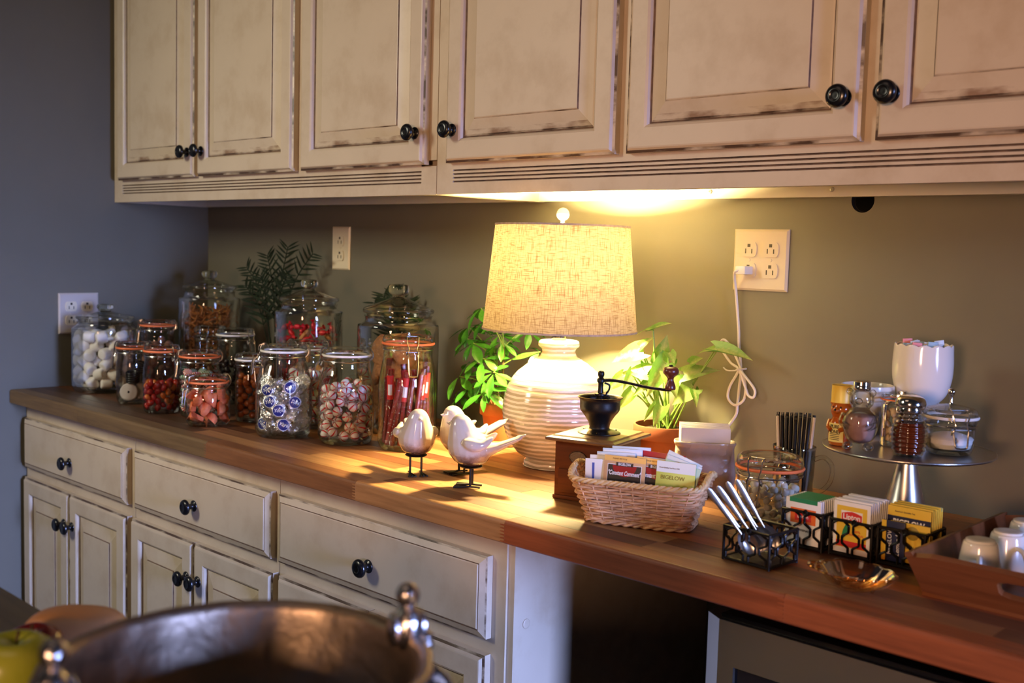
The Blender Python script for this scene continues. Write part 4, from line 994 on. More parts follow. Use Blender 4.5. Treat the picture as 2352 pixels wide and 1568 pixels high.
for i, (lx, ly, z, w_, mt) in enumerate(((-.062, -.0255, .032, .046, m_paper), (-.056, -.0175, .037, .048, m_paper), (-.040, -.010, .042, .062, m_sky), (-.032, -.002, .047, .064, m_sky), (-.020, .006, .050, .062, m_sky))):
    t = packet(('white packet with a blue stripe at the left end of the basket', 'white packet with a blue stripe second from the left end', 'pale blue packet right behind the left tan packet', 'pale blue packet in the middle of the rear stack', 'rearmost pale blue packet in the wicker basket')[i], lx, ly, HC + z, w_, .066, mt, .06, -.03)
    if i < 2: pan(t, 'blue_stripe', m_bluei, -.012 + .004 * i, .0, -.008 + .004 * i, .060)
    else: pan(t, 'white_edge', m_paper, -w_ / 2 + .001, .058, w_ / 2 - .001, .063)
t = packet('dark red packet with a white edge behind the second tan packet', .028, .004, HC + .049, .068, .062, m_redp, .05, .045); pan(t, 'white_edge', m_paper, -.033, .040, .033, .050)
packet('white packet between the dark red one and the second tan packet', .030, -.0125, HC + .043, .060, .062, m_paper, .06, .04)

# ------------------------------------------------------------------ napkin holder
NX, NY, NR = 1.990, -.198, math.radians(38)
t = thing('napkin_holder', 'white embossed oval china napkin holder behind the wicker basket', 'napkin holder', (NX, NY, HC + .0004), NR)
A_, B_ = .0555, .030
ctrl = [(0, 0), (.80, 0), (.86, .002), (.98, .018), (1.0, .034), (.965, .052), (.935, .070), (.925, .082), (.955, .0865), (.975, .0895), (.965, .0925), (.935, .0925), (.905, .088), (.90, .070), (.93, .040), (.915, .012), (.85, .006), (0, .005)]
nh = MB(); n = 64
rings = []
for (k, z) in sp(ctrl, 5):
    if k < 1e-4: rings.append([nh.vert((0, 0, z))]); continue
    rg = []
    for i in range(n):
        u = 2 * pi * i / n; e = .0007 * sin(u * 32) * max(0, sin((z - .058) / .02 * pi)) if .058 < z < .078 and k > .92 else 0
        x, y_ = per(u, A_ * k + e, B_ * k + e, 2.8); rg.append(nh.vert((x, y_, z)))
    rings.append(rg)
for a, b in zip(rings, rings[1:]):
    for i in range(n):
        j = (i + 1) % n
        if len(a) == 1: nh.face((a[0], b[j], b[i]))
        elif len(b) == 1: nh.face((a[i], a[j], b[0]))
        else: nh.face((a[i], a[j], b[j], b[i]))
nt = NT('embossed_china'); _p = nt.pr((.66, .58, .53), .14); _mp = nt.coords((1, 1, 1)); _v = nt.n('ShaderNodeTexVoronoi'); _v.inputs['Scale'].default_value = 95; nt.l(_mp, 0, _v, 'Vector'); _b = nt.bump(_v, .5, .0022, 'Distance'); nt.l(_b, 0, _p, 'Normal')
nh.build('china_body', nt.mat, t)
m_nap = simple('white_napkin', (.78, .73, .70), .8, bump=.25, scale=260, bdist=.0006)
for i in range(6):
    v = Matrix.Rotation(NR, 3, 'Z') @ Vector((-.0004 * i, -.011 + .0045 * i, 0))
    o = MB().box(-.0430, -.0018, .0, .0430, .0018, .110 + .0012 * i).build('napkin', m_nap, None, (NX + v.x, NY + v.y, HC + .0075), (0, 0, NR), bevel=.0012)
    tag(o, ('front', 'second', 'third', 'fourth', 'fifth', 'rearmost')[i] + ' folded white paper napkin counted from the front of the china holder', 'napkin', 'paper napkins')

# ------------------------------------------------------------------ mini marshmallow jar, mug of stirrers
clip_jar('squat clip-top jar of mini marshmallows behind the metal teaspoons', 2.158, -.262, .0510, .100, .0815, .0500, .066, m_orange_r, math.radians(-84), wz=.052)
me_mini = MB().lathe(sp([(0, -.0052), (.004, -.0052), (.0054, -.003), (.0054, .003), (.004, .0052), (0, .0052)], 2), 12).mesh('mini_marshmallow', simple('mini_marshmallow', (.84, .78, .64), .85))
class _L: location = Vector((2.158, -.262, HC))
scatter(_L, 'mini_marshmallow', 'marshmallow', 'mini marshmallow in the squat jar behind the teaspoons', 'mini marshmallows', [me_mini], pack(.0480, .0064, .062, 900, 41, tries=16), 3)
MX, MY = 2.126, -.128
t = thing('glass_mug', 'clear glass mug of black stirrers between the napkins and the cake stand', 'mug', (MX, MY, HC + .0004), 0)
MB().lathe(sp([(0, 0), (.030, 0), (.0325, .003), (.034, .02), (.036, .090), (.0368, .092), (.0345, .092), (.033, .03), (.030, .009), (0, .008)], 3), 40).build('glass_body', m_glass2, t)
MB().tube(sm([(.034, 0, .075), (.050, 0, .080), (.064, 0, .066), (.062, 0, .040), (.048, 0, .022), (.034, 0, .020)], 5), .0042, 8).build('handle', m_glass2, t, rot=(0, 0, math.radians(20)))
m_straw = simple('black_stirrer', (.010, .010, .011), .3); m_wstraw = simple('white_stirrer', (.70, .62, .50), .4)
g = random.Random(8); slots = [(.0060 * (i - 4 + .5 * (j % 2)), .0056 * (j - 4)) for i in range(9) for j in range(9)]
me_s = [MB().lathe([(.0013, 0), (.0027, 0), (.0027, .138), (.0013, .138), (.0013, 0)], 8).mesh('stirrer', m) for m in (m_straw, m_wstraw)]
ns = 0
for (a, b) in slots:
    if math.hypot(a, b) > .0262: continue
    wht = (a * .72 + b * .69) > .0165 and ns % 2 == 0 or (a * .72 + b * .69) < -.0235; ns += 1
    o = link('stirrer', me_s[1 if wht else 0], None, (MX + a, MY + b, HC + .0095 + g.uniform(0, .004)))
    d = Vector((a * .42, b * .42, .135)); o.rotation_euler = d.to_track_quat('Z', 'Y').to_euler()
    tag(o, 'white drink stirrer at the edge of the mug' if wht else 'black drink stirrer standing in the glass mug', 'stirrer', 'white stirrers' if wht else 'black stirrers')

# ------------------------------------------------------------------ cake stand and what stands on it
SX, SY_, SZ = 2.366, -.222, HC + .137
t = thing('cake_stand', 'round brushed metal cake stand on a conical foot holding sweeteners', 'cake stand', (SX, SY_, HC + .0004), 0)
MB().lathe(sp([(0, .128), (.045, .129), (.105, .131), (.119, .1325), (.1235, .1345), (.1245, .1365), (.1225, .138), (.117, .1370), (.04, .1366), (0, .1366)], 4), 72).build('plate', m_brushed, t)
MB().lathe(sp([(0, 0), (.052, 0), (.054, .003), (.050, .007), (.040, .022), (.030, .050), (.021, .085), (.0155, .112), (.0150, .122), (.020, .1285), (0, .129)], 5), 44).build('foot', m_brushed, t)
Zp = SZ + .0008
def sth(n, label, cat, x, y_, rz=0): return thing(n, label, cat, (x, y_, Zp), rz)
# honey bottle shaped like a bear
m_honey = simple('honey_plastic', (.62, .14, .012), .12, Transmission_Weight=.35, Subsurface_Weight=.2); m_ycap = simple('yellow_cap', (.80, .52, .06), .4); m_lab = simple('yellow_label', (.80, .66, .20), .5)
t = sth('honey_bottle', 'small honey bottle with yellow cap and PURE HONEY label on the cake stand', 'bottle', 2.286, -.282, math.radians(-90))
mb = MB(); mb.lathe(sp([(0, 0), (.0135, 0), (.0165, .004), (.0178, .018), (.0165, .032), (.0130, .041), (.0125, .043), (.0150, .050), (.0155, .056), (.0135, .063), (.010, .066), (0, .067)], 4), 28)
mb.ball((.0150, 0, .0535), (.0055, .0060, .0050), 12, 8)
for s in (-1, 1): mb.ball((.0015, s * .0135, .0640), (.0030, .0042, .0042), 10, 7); mb.tube(sm([(.004, s * .0155, .036), (.013, s * .0135, .028), (.0185, s * .006, .024)], 3), .0035, 8)
mb.build('bear_body', m_honey, t)
MB().lathe(sp([(0, .0655), (.0150, .0655), (.0156, .067), (.0152, .089), (.0140, .0905), (0, .0905)], 2), 28).build('cap', m_ycap, t)
e = MB()
for s in (-1, 1): e.ball((.0142, s * .0062, .0585), .0016, 8, 6)
e.ball((.0203, 0, .0550), .0019, 8, 6); e.build('face_marks', m_black, t)
lb = MB(); rr_ = .0180
for i in range(9):
    a = -.72 + 1.44 * i / 8; lb.v += [(rr_ * cos(a), rr_ * sin(a), .006), (rr_ * cos(a), rr_ * sin(a), .0345)]
for i in range(8): lb.face((2 * i, 2 * i + 2, 2 * i + 3, 2 * i + 1))
l_ = lb.build('label', m_lab, t)
text('PURE', .0078, m_black_ink, 'lettering', l_, (.0184, 0, .0290), (pi / 2, 0, pi / 2), sx=.8, bold=.0001); text('HONEY', .0078, m_black_ink, 'lettering', l_, (.0184, 0, .0215), (pi / 2, 0, pi / 2), sx=.75, bold=.0001)
ln = MB()
for k in range(4): ln.box(.0180, -.0075, .0095 + k * .0026, .0186, .0075, .0103 + k * .0026)
ln.build('small_print', m_black_ink, l_)
# clear glass bear with a metal cap
t = sth('glass_bear_jar', 'clear glass bear shaped jar with silver cap on the cake stand', 'jar', 2.327, -.302, math.radians(-75))
mb = MB(); mb.lathe(sp([(0, .010), (.012, .011), (.020, .018), (.0248, .034), (.0235, .050), (.0165, .060), (.0125, .0625), (.0165, .068), (.0180, .076), (.0165, .084), (.0120, .0890), (.0110, .093)], 4), 32)
mb.build('glass_body', m_glass2, t)
mb = MB()
for s in (-1, 1): mb.ball((.004, s * .0165, .0865), (.003, .0050, .0052), 12, 8); mb.ball((.010, s * .0145, .0065), (.014, .0080, .0062), 14, 8); mb.tube(sm([(.004, s * .0235, .052), (.014, s * .0245, .042), (.0225, s * .014, .036)], 4), [.0042] * 5 + [.005] * 4, 8)
mb.ball((.0185, 0, .0745), (.0055, .0060, .0050), 12, 8); mb.build('limbs_and_face', m_glass2, t)
MB().lathe(sp([(0, .012), (.012, .0125), (.0185, .019), (.0226, .034), (.0214, .046), (.018, .0520), (0, .0535)], 4), 28).build('brown_sugar', simple('brown_sugar', (.33, .17, .13), .8, vary=.15, scale=60, bump=.3, bscale=400), t)
MB().lathe(sp([(0, .103), (.0105, .103), (.0124, .1015), (.0126, .0965), (.0120, .0960), (.0126, .0945), (.0126, .0905), (.0118, .0895)], 1), 32, rf=lambda a, k, r, z: (r * (1 + .015 * sin(24 * a)) if r > .0118 else r, z)).build('cap', m_chrome, t)
# straight jar with clips, full of nuts
t = sth('clip_jar', 'straight glass jar of pale nuts with metal clips behind the syrup pourer', 'jar', 2.346, -.213)
MB().lathe(sp([(0, 0), (.024, 0), (.0265, .003), (.027, .008), (.027, .058), (.0255, .064), (.0265, .068), (.0275, .0695)], 3), 36).build('glass_body', m_glass, t)
MB().lathe([(.0245, .0698), (.0285, .0698), (.0285, .0716), (.0245, .0716), (.0245, .0698)], 36).build('gasket', m_orange_r, t)
MB().lathe([(0, .0760), (.021, .0760), (.0235, .0790), (.0270, .0785), (.0278, .0750), (.0270, .0722), (.0240, .0720)], 36).build('lid', m_glass2, t)
for a in (math.radians(-65), math.radians(110)): MB().box(.0205, -.0055, .0795, .0305, .0055, .0805).box(.0297, -.0055, .0620, .0307, .0055, .0805).box(.0285, -.0055, .0500, .0315, .0055, .0615).build('clip', m_chrome, t, rot=(0, 0, a), bevel=.0004)
m_nut = simple('pale_nut', (.62, .46, .28), .6, vary=.25, scale=60); me_nut = [MB().ball((0, 0, 0), (.0078, .0052, .0048), 9, 6).mesh('nut', m_nut)]
scatter(t, 'nut', 'nut', 'pale nut in the straight clip jar on the cake stand', 'nuts in the clip jar', me_nut, pack(.0258, .0068, .064, 90, 51, tries=24, z0=.004), 2)
# beehive syrup pourer
t = sth('syrup_pourer', 'ribbed beehive glass pourer of dark syrup at the front of the cake stand', 'pourer', 2.393, -.283)
pf = [(0, 0), (.0185, 0), (.0205, .002), (.0215, .006)] + [(.0215 + .0035 * sin(pi * (z - .006) / .05) ** .7 * (1 if z < .056 else 1), z) for z in [.006 + .0004 * k for k in range(1, 125)]]
pf = [(0, 0), (.0185, 0), (.0205, .002)] + [((.0215 + .0032 * sin(pi * min(1, max(0, (z - .004) / .052)))) * (1 - .30 * max(0, (z - .036) / .026) ** 2 * (z > .036)) * (1 + .035 * sin(2 * pi * z / .0068)), z) for z in [.004 + .00085 * k for k in range(68)]] + [(.0160, .064)]
MB().lathe(pf, 36).build('glass_body', m_glass2, t)
MB().lathe([(0, .004)] + [(r * .88, z) for r, z in pf[3:-16]] + [(0, pf[-17][1])], 28).build('syrup', simple('dark_syrup', (.16, .030, .008), .1, Transmission_Weight=.25), t)
MB().lathe(sp([(.0165, .0625), (.0185, .0630), (.0188, .0690), (.0178, .0700), (.0205, .0715), (.0215, .0760), (.0190, .0830), (.0120, .0868), (0, .0878)], 4), 36).build('metal_cap', m_chrome, t)
# sugar jar with ball knob
t = clip_jar('clip-top jar half full of white sugar with a ball knob on its lid', 2.423, -.212, .0355, .0665, .0545, .0350, .044, m_white_r, math.radians(-48), wz=.036, z0=Zp - .0004)
MB().lathe(sp([(.034, .0665), (.020, .0700), (.006, .0722), (0, .0724)], 3), 32).build('lid_dome', m_glass2, t)
MB().lathe(sp([(.0032, .0722), (.0024, .076), (.0022, .085), (.0042, .0865), (.0056, .0905), (.0042, .0945), (0, .0960)], 3), 18).build('ball_knob', m_chrome, t)
o = MB().lathe(sp([(0, .0078), (.0275, .0078), (.0312, .013), (.0325, .019), (.0325, .024), (.015, .030), (0, .032)], 3), 32).build('sugar', simple('white_sugar', (.84, .80, .78), .8, bump=.3, scale=500), None, (2.423, -.212, Zp)); tag(o, 'white sugar filling half of the ball knob jar', 'sugar', None, 'stuff')
# white cup and scalloped bowl with sweetener packets
t = sth('creamer_cup', 'white flared china cup behind the honey bottle on the cake stand', 'cup', 2.283, -.192)
MB().lathe(sp([(0, 0), (.0245, 0), (.026, .003), (.0335, .058), (.0350, .0605), (.0395, .0635), (.0405, .083), (.0395, .0848), (.0375, .084), (.0355, .066), (.032, .055), (.024, .006), (0, .005)], 3), 44).build('china_body', simple('milk_glass', (.78, .74, .66), .15, Subsurface_Weight=.2, Subsurface_Radius=(.01, .01, .008)), t)
t = sth('scalloped_bowl', 'white footed bowl with scalloped rim full of sweetener packets', 'bowl', 2.345, -.136)
def scal(a, k, r, z): return (r, z + (.0030 * abs(sin(7 * a)) if z > .142 else 0))
MB().lathe(sp([(0, 0), (.030, 0), (.031, .003), (.022, .010), (.012, .022), (.010, .038), (.014, .050), (.026, .060), (.0375, .074), (.0440, .096), (.0455, .118), (.0445, .140), (.0440, .1480), (.0425, .1482), (.0425, .135), (.0425, .112), (.036, .082), (.02, .066), (0, .064)], 4), 84, rf=scal).build('china_body', m_whitecer, t)
g = random.Random(12); mats_ = [m_sky, m_sky, m_paper, simple('pink_packet', (.78, .28, .30), .5), m_sky, simple('blue_packet', (.32, .52, .68), .5)]
me_pk = [MB().box(-.014, -.0016, -.025, .014, .0016, .025).mesh('packet', m, bevel=.0008) for m in mats_]
for i in range(16):
    row, cidx = divmod(i, 4); lx = (cidx - 1.5) * .0165 * (1 if row in (1, 2) else .75); ly = (row - 1.5) * .0115
    o = link('sweetener_packet', me_pk[(i * 7 + 3) % 6], None, (2.345 + lx * .72 - ly * .69, -.136 + lx * .69 + ly * .72, Zp + .130 + g.uniform(-.004, .004)), (g.uniform(-.06, .06), g.uniform(-.22, .22), math.radians(43.7) + g.uniform(-.1, .1)))
    o.scale = (.52, 1, 1)
    k = (i * 7 + 3) % 6
    tag(o, 'pink sweetener packet in the scalloped bowl' if k == 3 else 'white sweetener packet in the scalloped bowl' if k == 2 else 'blue sweetener packet in the scalloped bowl', 'sweetener', 'pink sweetener packets' if k == 3 else 'white sweetener packets' if k == 2 else 'blue sweetener packets')

# ------------------------------------------------------------------ wire caddies
def wire_side(mb, p0, p1, h, cols=2):
    """one side panel from p0 to p1: top and bottom rails and mirrored wavy wires"""
    p0, p1 = Vector(p0), Vector(p1); d = p1 - p0; r = .0018
    for z in (.002, h): mb.tube([p0 + Vector((0, 0, z)), p1 + Vector((0, 0, z))], r * 1.3, 6)
    for c in range(cols):
        for s in (-1, 1):
            pts = []
            for k in range(25):
                z = .002 + (h - .002) * k / 24; w_ = sin(2 * pi * (z - .002) / (h - .002) * 1.5 + .5); w_ = max(-1, min(1, w_ * 1.8)) * .30 + .48
                pts.append(p0 + d * ((c + .5 + s * w_ * .5) / cols) + Vector((0, 0, z)))
            mb.tube(pts, r, 5)
def caddy(label, x, y_, w, d, h, rz=0):
    t = thing('wire_caddy', label, 'caddy', (x, y_, HC + .0016), rz)
    c = [(-w / 2, -d / 2, 0), (w / 2, -d / 2, 0), (w / 2, d / 2, 0), (-w / 2, d / 2, 0)]
    for i in range(4):
        mb = MB(); wire_side(mb, c[i], c[(i + 1) % 4], h); mb.build('wire_panel', m_blackiron, t)
    for q in c: MB().tube([(q[0], q[1], -.0012), (q[0], q[1], h + .001)], .0021, 7).build('corner_post', m_blackiron, t)
    MB().box(-w / 2, -d / 2, .0014, w / 2, d / 2, .0026).build('tray_floor', m_blackiron, t)
    m = MB()
    for s in (-1, 1): m.tube(sm([(0, s * d / 2, h), (.006, s * (d / 2 + .003), h + .004), (.009, s * (d / 2 + .004), h + .0005), (.005, s * (d / 2 + .004), h - .003), (.001, s * (d / 2 + .003), h + .001)], 4), .0013, 6)
    m.build('scroll_hook', m_blackiron, t); return t
caddy('low black wire caddy holding metal teaspoons at the counter front', 2.288, -.503, .074, .066, .046, math.radians(-4))
caddy('black wire caddy of green topped tea envelopes nearest the marshmallow jar', 2.294, -.368, .064, .064, .052)
caddy('black wire caddy of yellow and white tea envelopes in the middle', 2.366, -.362, .062, .064, .050)
caddy('black wire caddy of yellow and navy tea packets beside the wooden tray', 2.436, -.356, .066, .064, .050)
I4 = Matrix.Identity(4)
for i in range(9):
    lb_ = 'foremost white envelope with a green top strip in the left caddy' if i == 0 else ('first','second','third','fourth','fifth','sixth','seventh','eighth','ninth','tenth')[i] + ' green topped white envelope from the front of the left caddy'
    t = packet(lb_, 0, -.028 + i * .0062, HC + .0062, .056, .066, m_paper, -.02, 0, 0, I4, (2.294, -.368), None if i == 0 else 'green topped envelopes', .0030)
    MB().box(-.022, -.0017, .0600, .022, .0017, .0664).build('green_strip', m_green, t, smooth=False)
    if i == 0:
        pan(t, 'orange_print', simple('orange_print', (.80, .16, .03), .5), -.020, .030, .020, .052, 1, .003); b = pan(t, 'red_badge', m_red_ink, -.013, .034, .013, .047, 2, .003)
        text('Lipton', .0080, m_white_ink, 'lettering', b, (0, -.0020, .0405), sx=.85); text('DECAFFEINATED', .0045, m_black_ink, 'small_print', t, (0, -.0018, .020))
for i in range(10):
    lb_ = 'foremost yellow and white envelope with a red badge in the middle caddy' if i == 0 else ('first','second','third','fourth','fifth','sixth','seventh','eighth','ninth','tenth')[i] + ' white envelope from the front, behind the red badge in the middle caddy'
    t = packet(lb_, 0, -.0285 + i * .0060, HC + .0062, .055, .073 + (.002 if i % 3 else 0), m_paper, -.02, 0, 0, I4, (2.366, -.362), None if i == 0 else 'white envelopes in the middle caddy', .0030)
    if i == 0:
        pan(t, 'yellow_print', m_yel, -.0225, .008, .0225, .067, 1, .003); b = pan(t, 'white_border', m_paper, -.0158, .0455, .0158, .0605, 2, .003)
        rb_ = MB().prism([(-.0150, .0462), (.0150, .0462), (.0150, .0565), (.006, .0590), (0, .0600), (-.006, .0590), (-.0150, .0565)], -.00205, -.0012, 'y').build('red_badge', m_red_ink, t, smooth=False)
        text('Lipton', .0110, m_white_ink, 'lettering', rb_, (0, -.0022, .0520), sx=.92, bold=.0002)
        pan(t, 'red_band', m_red_ink, -.0225, .009, .0225, .0175, 2, .003); text('100%\nNATURAL', .0050, m_red_ink, 'small_print', t, (.008, -.0019, .030))
        lf = MB().prism([(-.012, .020), (-.005, .028), (-.004, .038), (-.008, .042), (-.012, .034), (-.014, .026)], -.0019, -.0012, 'y').build('leaf_print', m_green, t, smooth=False)
for i in range(7):
    lb_ = 'yellow packet with a navy band of lettering in the right-hand caddy' if i == 0 else ('first','second','third','fourth','fifth','sixth','seventh','eighth','ninth','tenth')[i] + ' yellow packet from the front, behind the navy lettering'
    t = packet(lb_, .001, -.010 + i * .0060, HC + .0062, .061, .0745 + (.0015 if i % 2 else 0), m_yel, -.02, 0, 0, I4, (2.436, -.356), None if i == 0 else 'yellow packets in the right-hand caddy', .0030)
    if i == 0:
        b = pan(t, 'navy_band', m_navy, -.0305, .044, .0305, .0610, 1, .003); text('BIGELOW', .0115, m_white_ink, 'lettering', b, (0, -.0021, .0525), sx=.88, bold=.0003); text('America\'s Specialty Tea', .0030, m_navy, 'small_print', t, (-.006, -.0018, .0675))
    elif i == 6: pan(t, 'green_edge', m_pgreen, -.0305, .070, .0305, .0755, 1, .003)
t = packet('yellow packet with a round portrait in front of the navy lettering', .006, -.0175, HC + .0062, .056, .055, m_yel, -.02, 0, 0, I4, (2.436, -.356), None, .0030)
MB().lathe([(0, .0004), (.009, .0004), (.0095, 0)], 24).build('round_print', simple('ochre_ink', (.34, .24, .03), .5), t, (.004, -.0015, .042), (pi / 2, 0, 0)); text('GREEN TEA', .0060, m_navy, 'lettering', t, (.004, -.0018, .022))
t = packet('navy packet set upright with sideways lettering in the right-hand caddy', -.014, -.0245, HC + .0062, .033, .056, m_navy, -.02, 0, 0, I4, (2.436, -.356), None, .0030)
pan(t, 'yellow_edge', m_yel, -.0165, .0, -.010, .056, 1, .003); text('BIGELOW', .0085, m_white_ink, 'lettering', t, (-.0045, -.0019, .028), (pi / 2, -pi / 2, 0)); text('Lemon Lift', .0085, m_white_ink, 'lettering', t, (.007, -.0019, .027), (pi / 2, -pi / 2, 0), .3)
# teaspoons
m_spoon = simple('spoon_steel', (.60, .55, .48), .28, 1)
def spoon_mesh():
    mb = MB(); L = .112; sec = [(0, .0020, .0006), (.004, .0042, .0008), (.02, .0044, .0008), (.05, .0034, .0011), (.068, .0020, .0013), (.078, .0019, .0012)]
    n = 10; R = []
    for x, w_, h in sec: R.append([mb.vert((w_ * cos(2 * pi * i / n), h * sin(2 * pi * i / n), L - x)) for i in range(n)])
    for A, B in zip(R, R[1:]):
        for i in range(n): mb.face((A[i], A[(i + 1) % n], B[(i + 1) % n], B[i]))
    mb.face(R[0][::-1]); mb.face(R[-1])
    nu, nv = 16, 5; rows = []                                          # hollow bowl
    for k in range(nv + 1):
        f = k / nv; rows.append([mb.vert((.0118 * f * cos(2 * pi * i / nu) * (1 - .1 * sin(2 * pi * i / nu)), .0052 * (1 - f * f), .019 + .0185 * f * sin(2 * pi * i / nu))) for i in range(nu)] if k else [mb.vert((0, .0052, .019))])
    for A, B in zip(rows, rows[1:]):
        for i in range(nu):
            j = (i + 1) % nu
            if len(A) == 1: mb.face((A[0], B[i], B[j]))
            else: mb.face((A[i], A[j], B[j], B[i]))
    return mb.mesh('teaspoon', m_spoon)
me_sp = spoon_mesh()
lean = Vector((-.60, -.56, 0)); nrm_ = Vector((-.69, .72, 0))
for i in range(6):
    k = i - 2.5; b0 = Vector((2.296, -.500, HC + .0150)) + nrm_ * (k * .0066) + Vector((.72, .69, 0)) * (k * .0072)
    d = (lean * (.86 + .08 * ((i * 5) % 3 - 1) - .05 * k) + Vector((0, 0, .95))).normalized(); yv = (nrm_ - d * nrm_.dot(d)).normalized(); xv = yv.cross(d)
    o = link('teaspoon', me_sp, None); M_ = Matrix((xv, yv, d)).transposed().to_4x4(); M_.translation = b0; o.matrix_basis = M_
    tag(o, ('first', 'second', 'third', 'fourth', 'fifth', 'sixth')[i] + ' teaspoon handle from the left in the low wire caddy', 'spoon', 'teaspoons')

# ------------------------------------------------------------------ amber leaf dish
t = thing('leaf_dish', 'amber glass leaf shaped dish with a loop handle on the counter front', 'dish', (2.436, -.533, HC + .0005), math.radians(-2))
t.scale = (.80, .98, .95)
mb = MB(); n = 96; R = []
for k in range(11):
    f = k / 10; ring_ = []
    for i in range(n):
        a = 2 * pi * i / n; rx = .055 * (1 + .16 * cos(a)); ry = .040
        sc = 1 + .055 * abs(sin(a * 6)) * f; x = rx * f * cos(a) * sc + .004; y_ = ry * f * sin(a) * sc
        z = .0035 + .024 * f ** 2.6 + .0016 * abs(sin(a * 6)) * f * f + .0010 * cos(2 * pi * (x * 38 - abs(y_) * 42)) * f * (1 - f) * 3
        ring_.append(mb.vert((x, y_, z)))
    R.append(ring_)
for A, B in zip(R, R[1:]):
    for i in range(n): mb.face((A[i], A[(i + 1) % n], B[(i + 1) % n], B[i]))
bowl_ = mb.build('leaf_bowl', m_amberglass, t)
mb = MB(); R = []
for k in range(9):
    f = k / 8; ring_ = []
    for i in range(n):
        a = 2 * pi * i / n; rx = .057 * (1 + .16 * cos(a)); ry = .042
        sc = 1 + .055 * abs(sin(a * 6)) * f; ring_.append(mb.vert((rx * f * cos(a) * sc + .004, ry * f * sin(a) * sc, .0005 + .0265 * f ** 2.4 + .0016 * abs(sin(a * 6)) * f * f)))
    R.append(ring_)
for A, B in zip(R, R[1:]):
    for i in range(n): mb.face((A[i], A[(i + 1) % n], B[(i + 1) % n], B[i]))
mb.build('outer_shell', m_amberglass, t)
MB().tube([((.057 * (1 + .16 * cos(a)) * (1 + .055 * abs(sin(a * 6))) + .004 * 1) * cos(a) * 1 + .0, .0415 * (1 + .055 * abs(sin(a * 6))) * sin(a), .0272 + .0016 * abs(sin(a * 6))) for a in [2 * pi * i / 120 for i in range(120)]], .0016, 7, True).build('rim', m_amberglass, t)
MB().tube(sm([(-.046, .004, .024), (-.058, .009, .025), (-.070, .006, .024), (-.072, -.002, .023), (-.062, -.007, .022), (-.046, -.004, .022)], 4), .0032, 8).build('loop_handle', m_amberglass, t)
vn = MB(); vn.tube(sm([(-.045, 0, .020), (-.02, .001, .008), (.02, 0, .0065), (.058, 0, .021)], 5), .0011, 5)
for s in (-1, 1):
    for k in range(4): x = -.024 + k * .019; vn.tube(sm([(x, 0, .0078), (x + .014, s * .014, .0082), (x + .025, s * .027, .0165)], 4), .0009, 5)
vn.build('veins', m_amberglass, t)

# ------------------------------------------------------------------ wooden tray with white cups
t = thing('serving_tray', 'reddish wooden serving tray with flared sides at the right end of the counter', 'tray', (2.655, -.345, HC + .0004), 0)
hw, hd, fw, fd, th_, hh = .145, .137, .162, .163, .009, .056
MB().box(-hw - .002, -hd - .002, 0, hw + .002, hd + .002, .008).build('tray_floor', m_traywood, t, bevel=.001)
def slab(P, Q, name, hole=False):
    """flared side between bottom edge P and top edge Q (pairs of points), thickness inwards"""
    mb = MB(); c = Vector((0, 0, .03)); P = [Vector(p) for p in P]; Q = [Vector(q) for q in Q]
    nrm = (P[1] - P[0]).cross(Q[0] - P[0]).normalized()
    if nrm.dot(c - P[0]) < 0: nrm = -nrm
    def at(u, v): return P[0].lerp(P[1], u).lerp(Q[0].lerp(Q[1], u), v)
    if not hole: poly = [(0, 0), (1, 0), (1, 1), (0, 1)]
    N_ = 28
    outer = []; inner = []
    if hole:
        for i in range(N_):
            a = 2 * pi * i / N_; k = 1 / max(abs(cos(a)), abs(sin(a))); outer.append((.5 + .5 * k * cos(a), .5 + .5 * k * sin(a)))
            k2 = (abs(cos(a)) ** 5 + abs(sin(a)) ** 5) ** -.2; inner.append((.5 + .165 * k2 * cos(a), .60 + .20 * k2 * sin(a)))
    off = nrm * th_
    if not hole:
        a = [mb.vert(at(*p)) for p in poly]; b = [mb.vert(at(*p) + off) for p in poly]
        mb.face(a); mb.face(b[::-1])
        for i in range(4): mb.face((a[i], a[(i + 1) % 4], b[(i + 1) % 4], b[i]))
    else:
        A = [[mb.vert(at(*p) + o_) for p in L] for L in (outer, inner) for o_ in (Vector(), off)]
        oa, ob, ia, ib = A
        for i in range(N_):
            j = (i + 1) % N_
            mb.face((oa[i], oa[j], ia[j], ia[i])); mb.face((ob[i], ib[i], ib[j], ob[j])); mb.face((oa[i], ob[i], ob[j], oa[j])); mb.face((ia[i], ia[j], ib[j], ib[i]))
    return mb.build(name, m_traywood, t, smooth=False)
B4 = [(-hw, -hd, .001), (hw, -hd, .001), (hw, hd, .001), (-hw, hd, .001)]; T4 = [(-fw, -fd, hh), (fw, -fd, hh), (fw, fd, hh), (-fw, fd, hh)]
for i in range(4): slab((B4[i], B4[(i + 1) % 4]), (T4[i], T4[(i + 1) % 4]), 'side_board', i in (0, 2))
